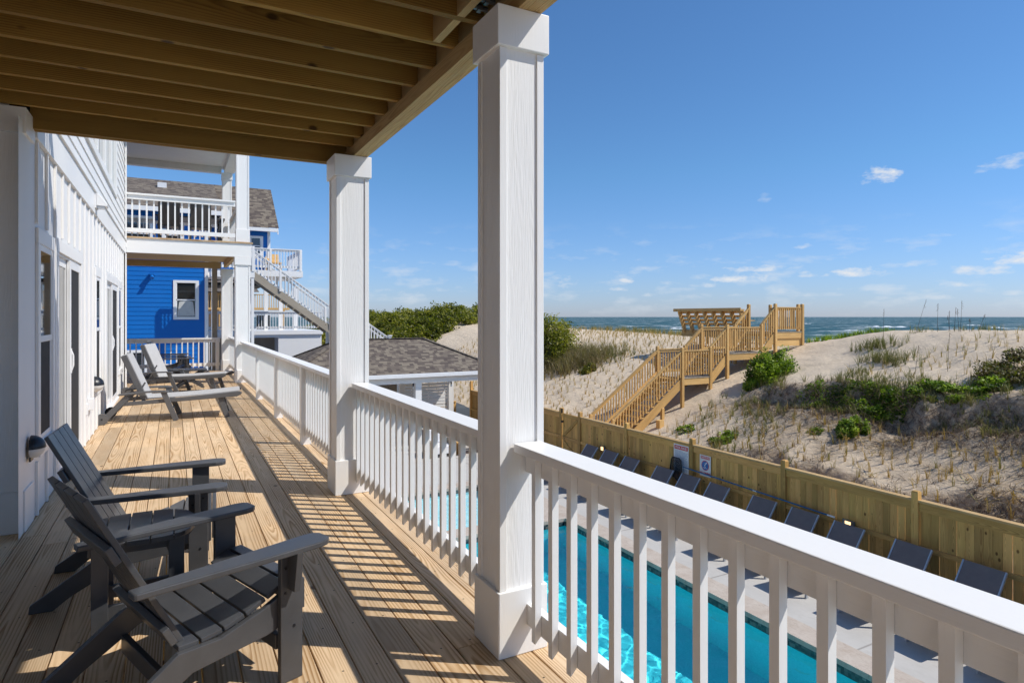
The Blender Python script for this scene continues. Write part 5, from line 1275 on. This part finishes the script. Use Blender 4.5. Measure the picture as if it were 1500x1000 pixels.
# woody roots and dead stems
def blades(P, n_per, hgt, name, mat, label=None, spread=.5, wid=.006, kind='stuff', loc=(0, 0, 0), dry=None, segs=2):
    P = np.asarray(P); N = len(P) * n_per; base = np.repeat(P, n_per, 0) + rng.normal(0, .018, (N, 3)) * [1, 1, 0]
    th = rng.uniform(0, 2 * np.pi, N); lean = rng.uniform(.05, spread, N); hh = hgt * rng.uniform(.5, 1.3, N)
    d = np.stack([np.cos(th) * lean, np.sin(th) * lean, np.ones(N)], 1); side = np.stack([-np.sin(th + rng.uniform(-1.5, 1.5, N)), np.cos(th), np.zeros(N)], 1); side /= np.linalg.norm(side, axis=1)[:, None]
    w0 = wid * rng.uniform(.7, 1.3, N)[:, None]
    mid = base + d * hh[:, None] * .55; tip = base + d * hh[:, None] + np.stack([np.cos(th), np.sin(th), -.6 * np.ones(N)], 1) * (hh * lean * .6)[:, None]
    V = np.stack([base - side * w0, base + side * w0, mid + side * w0 * .8, mid - side * w0 * .8, tip], 1).reshape(-1, 3)
    I = np.arange(N) * 5; F = np.stack([I, I + 1, I + 2, I + 3], 1).tolist() + np.stack([I + 3, I + 2, I + 4], 1).tolist()
    me = bpy.data.meshes.new(name); me.from_pydata(V.tolist(), [], F); r = rng.random(len(P)).repeat(n_per) * .7 + rng.random(N) * .3
    at = me.attributes.new('rnd', 'FLOAT', 'FACE'); at.data.foreach_set('value', np.concatenate([r, r]).astype(np.float32)); me.materials.append(mat); me.update()
    o = bpy.data.objects.new(name, me); COL.objects.link(o)
    if kind: o['kind'] = kind
    if label: o['label'] = label
    return o
def scatter(x0, x1, y0, y1, sp, jit, keep=lambda x, y: np.ones_like(x, bool), skew=.0):
    gx, gy = np.meshgrid(np.arange(x0, x1, sp), np.arange(y0, y1, sp), indexing='ij'); x = gx.ravel() + rng.normal(0, jit, gx.size) + skew * gy.ravel() % sp; y = gy.ravel() + rng.normal(0, jit, gx.size)
    k = keep(x, y); x, y = x[k], y[k]; return np.stack([x, y, height(x, y) - .01], 1)
offwalk = lambda x, y: ~((x > 13.3) & (x < 23.6) & (y > 17.5) & (y < 19.2)) & ~((x > 21.3) & (x < 23.6) & (y > 17.5) & (y < 23.2))
P = scatter(12.3, 26.5, 19.2, 37, .38, .085, lambda x, y: offwalk(x, y) & (rng.random(len(x)) < .9))
blades(P, 7, .29, 'planted_grass', M['drygrass'], 'rows of planted dry grass sprigs on the sand left of the walkway', .45, .007)
P = scatter(12.3, 17.2, 1, 16.8, .38, .06, lambda x, y: rng.random(len(x)) < .85)
blades(P, 8, .32, 'planted_grass', M['drygrass'], 'straw coloured grass sprigs on the lower dune face behind the fence', .28, .007)
P = scatter(19.2, 22.7, 7, 13.5, .38, .07, lambda x, y: (rng.random(len(x)) < .85) & (y < 12.6 - (x - 19.5) * .75))
blades(P, 6, .33, 'planted_grass', M['drygrass'], 'grass sprigs on the smooth upper sand at the right', .4, .006)
# mixed band vegetation
def bandpts(n, xa, xb, ya, yb, seed, th_=0.0):
    x = rng.uniform(xa, xb, n); y = rng.uniform(ya, yb, n); k = fbm(x * .9, y * .9, 3, seed) > th_; x, y = x[k], y[k]; return np.stack([x, y, height(x, y) - .01], 1)
P = bandpts(1300, 17.0, 19.0, 2, 15.8, 51, -.04); blades(P, 7, .26, 'dune_grass', M['greengrass'], 'mixed green and straw grass tufts along the eroded bank', .6, .006)
P = bandpts(420, 13.5, 18.5, 11.0, 16.6, 52, .0); blades(P, 9, .30, 'dune_grass', M['greengrass'], 'grass tufts on the bank between the sand path and the lower slope', .6, .006)
P = bandpts(500, 12.3, 17, 2, 13.5, 53, .04); blades(P, 3, .20, 'dead_stems', M['drygrass'], 'broken dry stems littering the lower slope', 2.6, .008)
P = bandpts(9000, 13.4, 18.2, 2, 15.5, 54, -.2); P = P[rng.random(len(P)) < roughmask(P[:, 0], P[:, 1]) ** 1.5]; blades(P, 4, .17, 'root_litter', M['twig'], 'exposed dark roots and twigs on the eroded bank', 3.5, .005)
# tufts on smooth sand
for (px, py, rr, nn_, hh, lab) in ((1290, 508, .45, 60, .38, 'brown grass tuft high on the smooth sand, left of the crest'), (1300, 530, .55, 80, .40, 'brown grass tuft in the middle of the smooth sand'), (1262, 545, .25, 16, .22, 'small grass tuft left of the brown tufts')):
    X, Y = gp(px, py); x = X + rng.normal(0, rr * .45, nn_); y = Y + rng.normal(0, rr * .9, nn_); o = blades(np.stack([x, y, height(x, y) - .01], 1), 9, hh, 'grass_tuft', M['greengrass'], lab, .6, .006, kind=None); tag(o, lab, 'grass tuft', 'grass tufts on the smooth sand')
# crest grasses and tall sea oats
x = rng.uniform(23.2, 25.6, 420); y = rng.uniform(-1, 14.2, 420); k = fbm(x, y, 3, 77) > .0
blades(np.stack([x[k], y[k], height(x[k], y[k]) - .02], 1), 6, .24, 'crest_grass', M['greengrass'], 'short grass along the dune crest', .7, .006)
x = rng.uniform(24.2, 26.5, 160); y = rng.uniform(15.2, 18.5, 160); blades(np.stack([x, y, height(x, y) - .02], 1), 8, .30, 'crest_grass', M['leaf'], 'low green plants beside the platform', .7, .009)
x = rng.uniform(26, 30, 260); y = rng.uniform(27, 38, 260); blades(np.stack([x, y, height(x, y) - .02], 1), 8, .45, 'crest_grass', M['greengrass'], 'green grass along the crest left of the platform', .7, .01)
g = MB()
so_ = [(1341, 486, 438, 1357), (1340, 548, 505, 1346), (1373, 488, 444, 1374), (1390, 488, 455, 1391), (1407, 488, 440, 1409), (1405, 488, 452, 1402), (1294, 486, 452, 1295), (1433, 487, 460, 1443), (1392, 487, 462, 1388), (1420, 487, 466, 1421), (1388, 545, 487, 1391), (1398, 487, 450, 1400)]
for i, (px, py, pt, px2) in enumerate(so_):
    if py < 500: s = (px - 750) / FPX; d = 23.2 / (s * CC + SS); X, Y = 23.2, (CC - s * SS) * d
    else: X, Y = gp(px, py)
    d = Y * CC + X * SS; z0 = H(X, Y) - .03; z1 = 1.47 + (464 - pt) / FPX * d; s2 = (px2 - px) / FPX * d
    t = MB(); p0 = Vector((X, Y, z0)); p1 = Vector((X + s2 * CC, Y - s2 * SS, z1)); mid = p0.lerp(p1, .5) + Vector((.02, .01, 0)); t.cyl(p0, mid, .007, .005, 5); t.cyl(mid, p1, .005, .003, 5)
    for k in range(7): q = mid.lerp(p1, .55 + k * .07); t.cyl(q, q + Vector((random.uniform(-.05, .05), random.uniform(-.05, .05), -.05)), .006, .002, 4)
    o = obj('sea_oat_stalk', t, M['twig'], loc=(X, Y, z0)); tag(o, 'thin brown sea oat stalk standing against the sea on the dune crest' if py < 500 else ('thin brown stalk standing in the smooth sand above the broad green mound' if i == 10 else 'leaning thin stalk low on the smooth sand face'), 'grass stalk', 'sea oat stalks on the crest' if py < 500 else None)
# shrub left of the stair and the thicket behind
for (px, py, rx, ry, rz_, n, sz, lab, mt) in ((818, 520, 2.0, 2.3, 2.2, 24000, .065, 'large olive green shrub on the dune just right of the tall column', 'leafdark'),):
    X, Y = 17.5, 29.3; bush(X, Y, rx, ry, rz_, n, sz, lab, mt, nc=110, asp=.55)
nn_ = 700; x = 18.0 + rng.normal(0, .85, nn_); y = 27.2 + rng.normal(0, .95, nn_); hk = rng.random(nn_) < .55
for sel, hh in ((hk, .45), (~hk, .8)):
    blades(np.stack([x[sel], y[sel], height(x[sel], y[sel]) - .01], 1), 13, hh, 'dune_grass', M['browngrass'], 'long brownish grass below the olive shrub', .8, .009)
nn_ = 160; x = 19.4 + rng.normal(0, .8, nn_); y = 26.8 + rng.normal(0, 1.2, nn_)
blades(np.stack([x, y, height(x, y) - .01], 1), 10, .38, 'dune_grass', M['greengrass'], 'thinner green grass at the edge of the long brown grass', .8, .008)
N = 130; PP = []; TT = []
for i in range(N):
    cx = rng.uniform(12.5, 31); cy = rng.uniform(38, 74)
    cx = cx if cy > 44 else rng.uniform(12.5, 17)
    r_ = rng.uniform(1.4, 2.6); hb = float(height(cx, cy)[0]); top = rng.uniform(.8, 1.6)
    if cx > (.37 if cy < 41 else .49) * cy - r_ * .5: continue
    p, tn = cloudpts(cx, cy, hb - .2, r_, r_, top, 2400, 34, .3); PP.append(p); TT.append(tn * .65 + rng.random() * .3)
leaves_mesh(np.concatenate(PP), .095, 'shrub_thicket', M['leafdark'], rbias=np.concatenate(TT), asp=.6)['kind'] = 'stuff'
bpy.data.objects['shrub_thicket']['label'] = 'dense olive green maritime thicket covering the far dune behind the cabana'

for o in list(bpy.data.objects):
    if o.type == 'MESH' and o.parent is None and 'label' not in o.keys() and o.get('kind') != 'structure': print('UNLABELLED', o.name)
print('objects', len(bpy.data.objects))
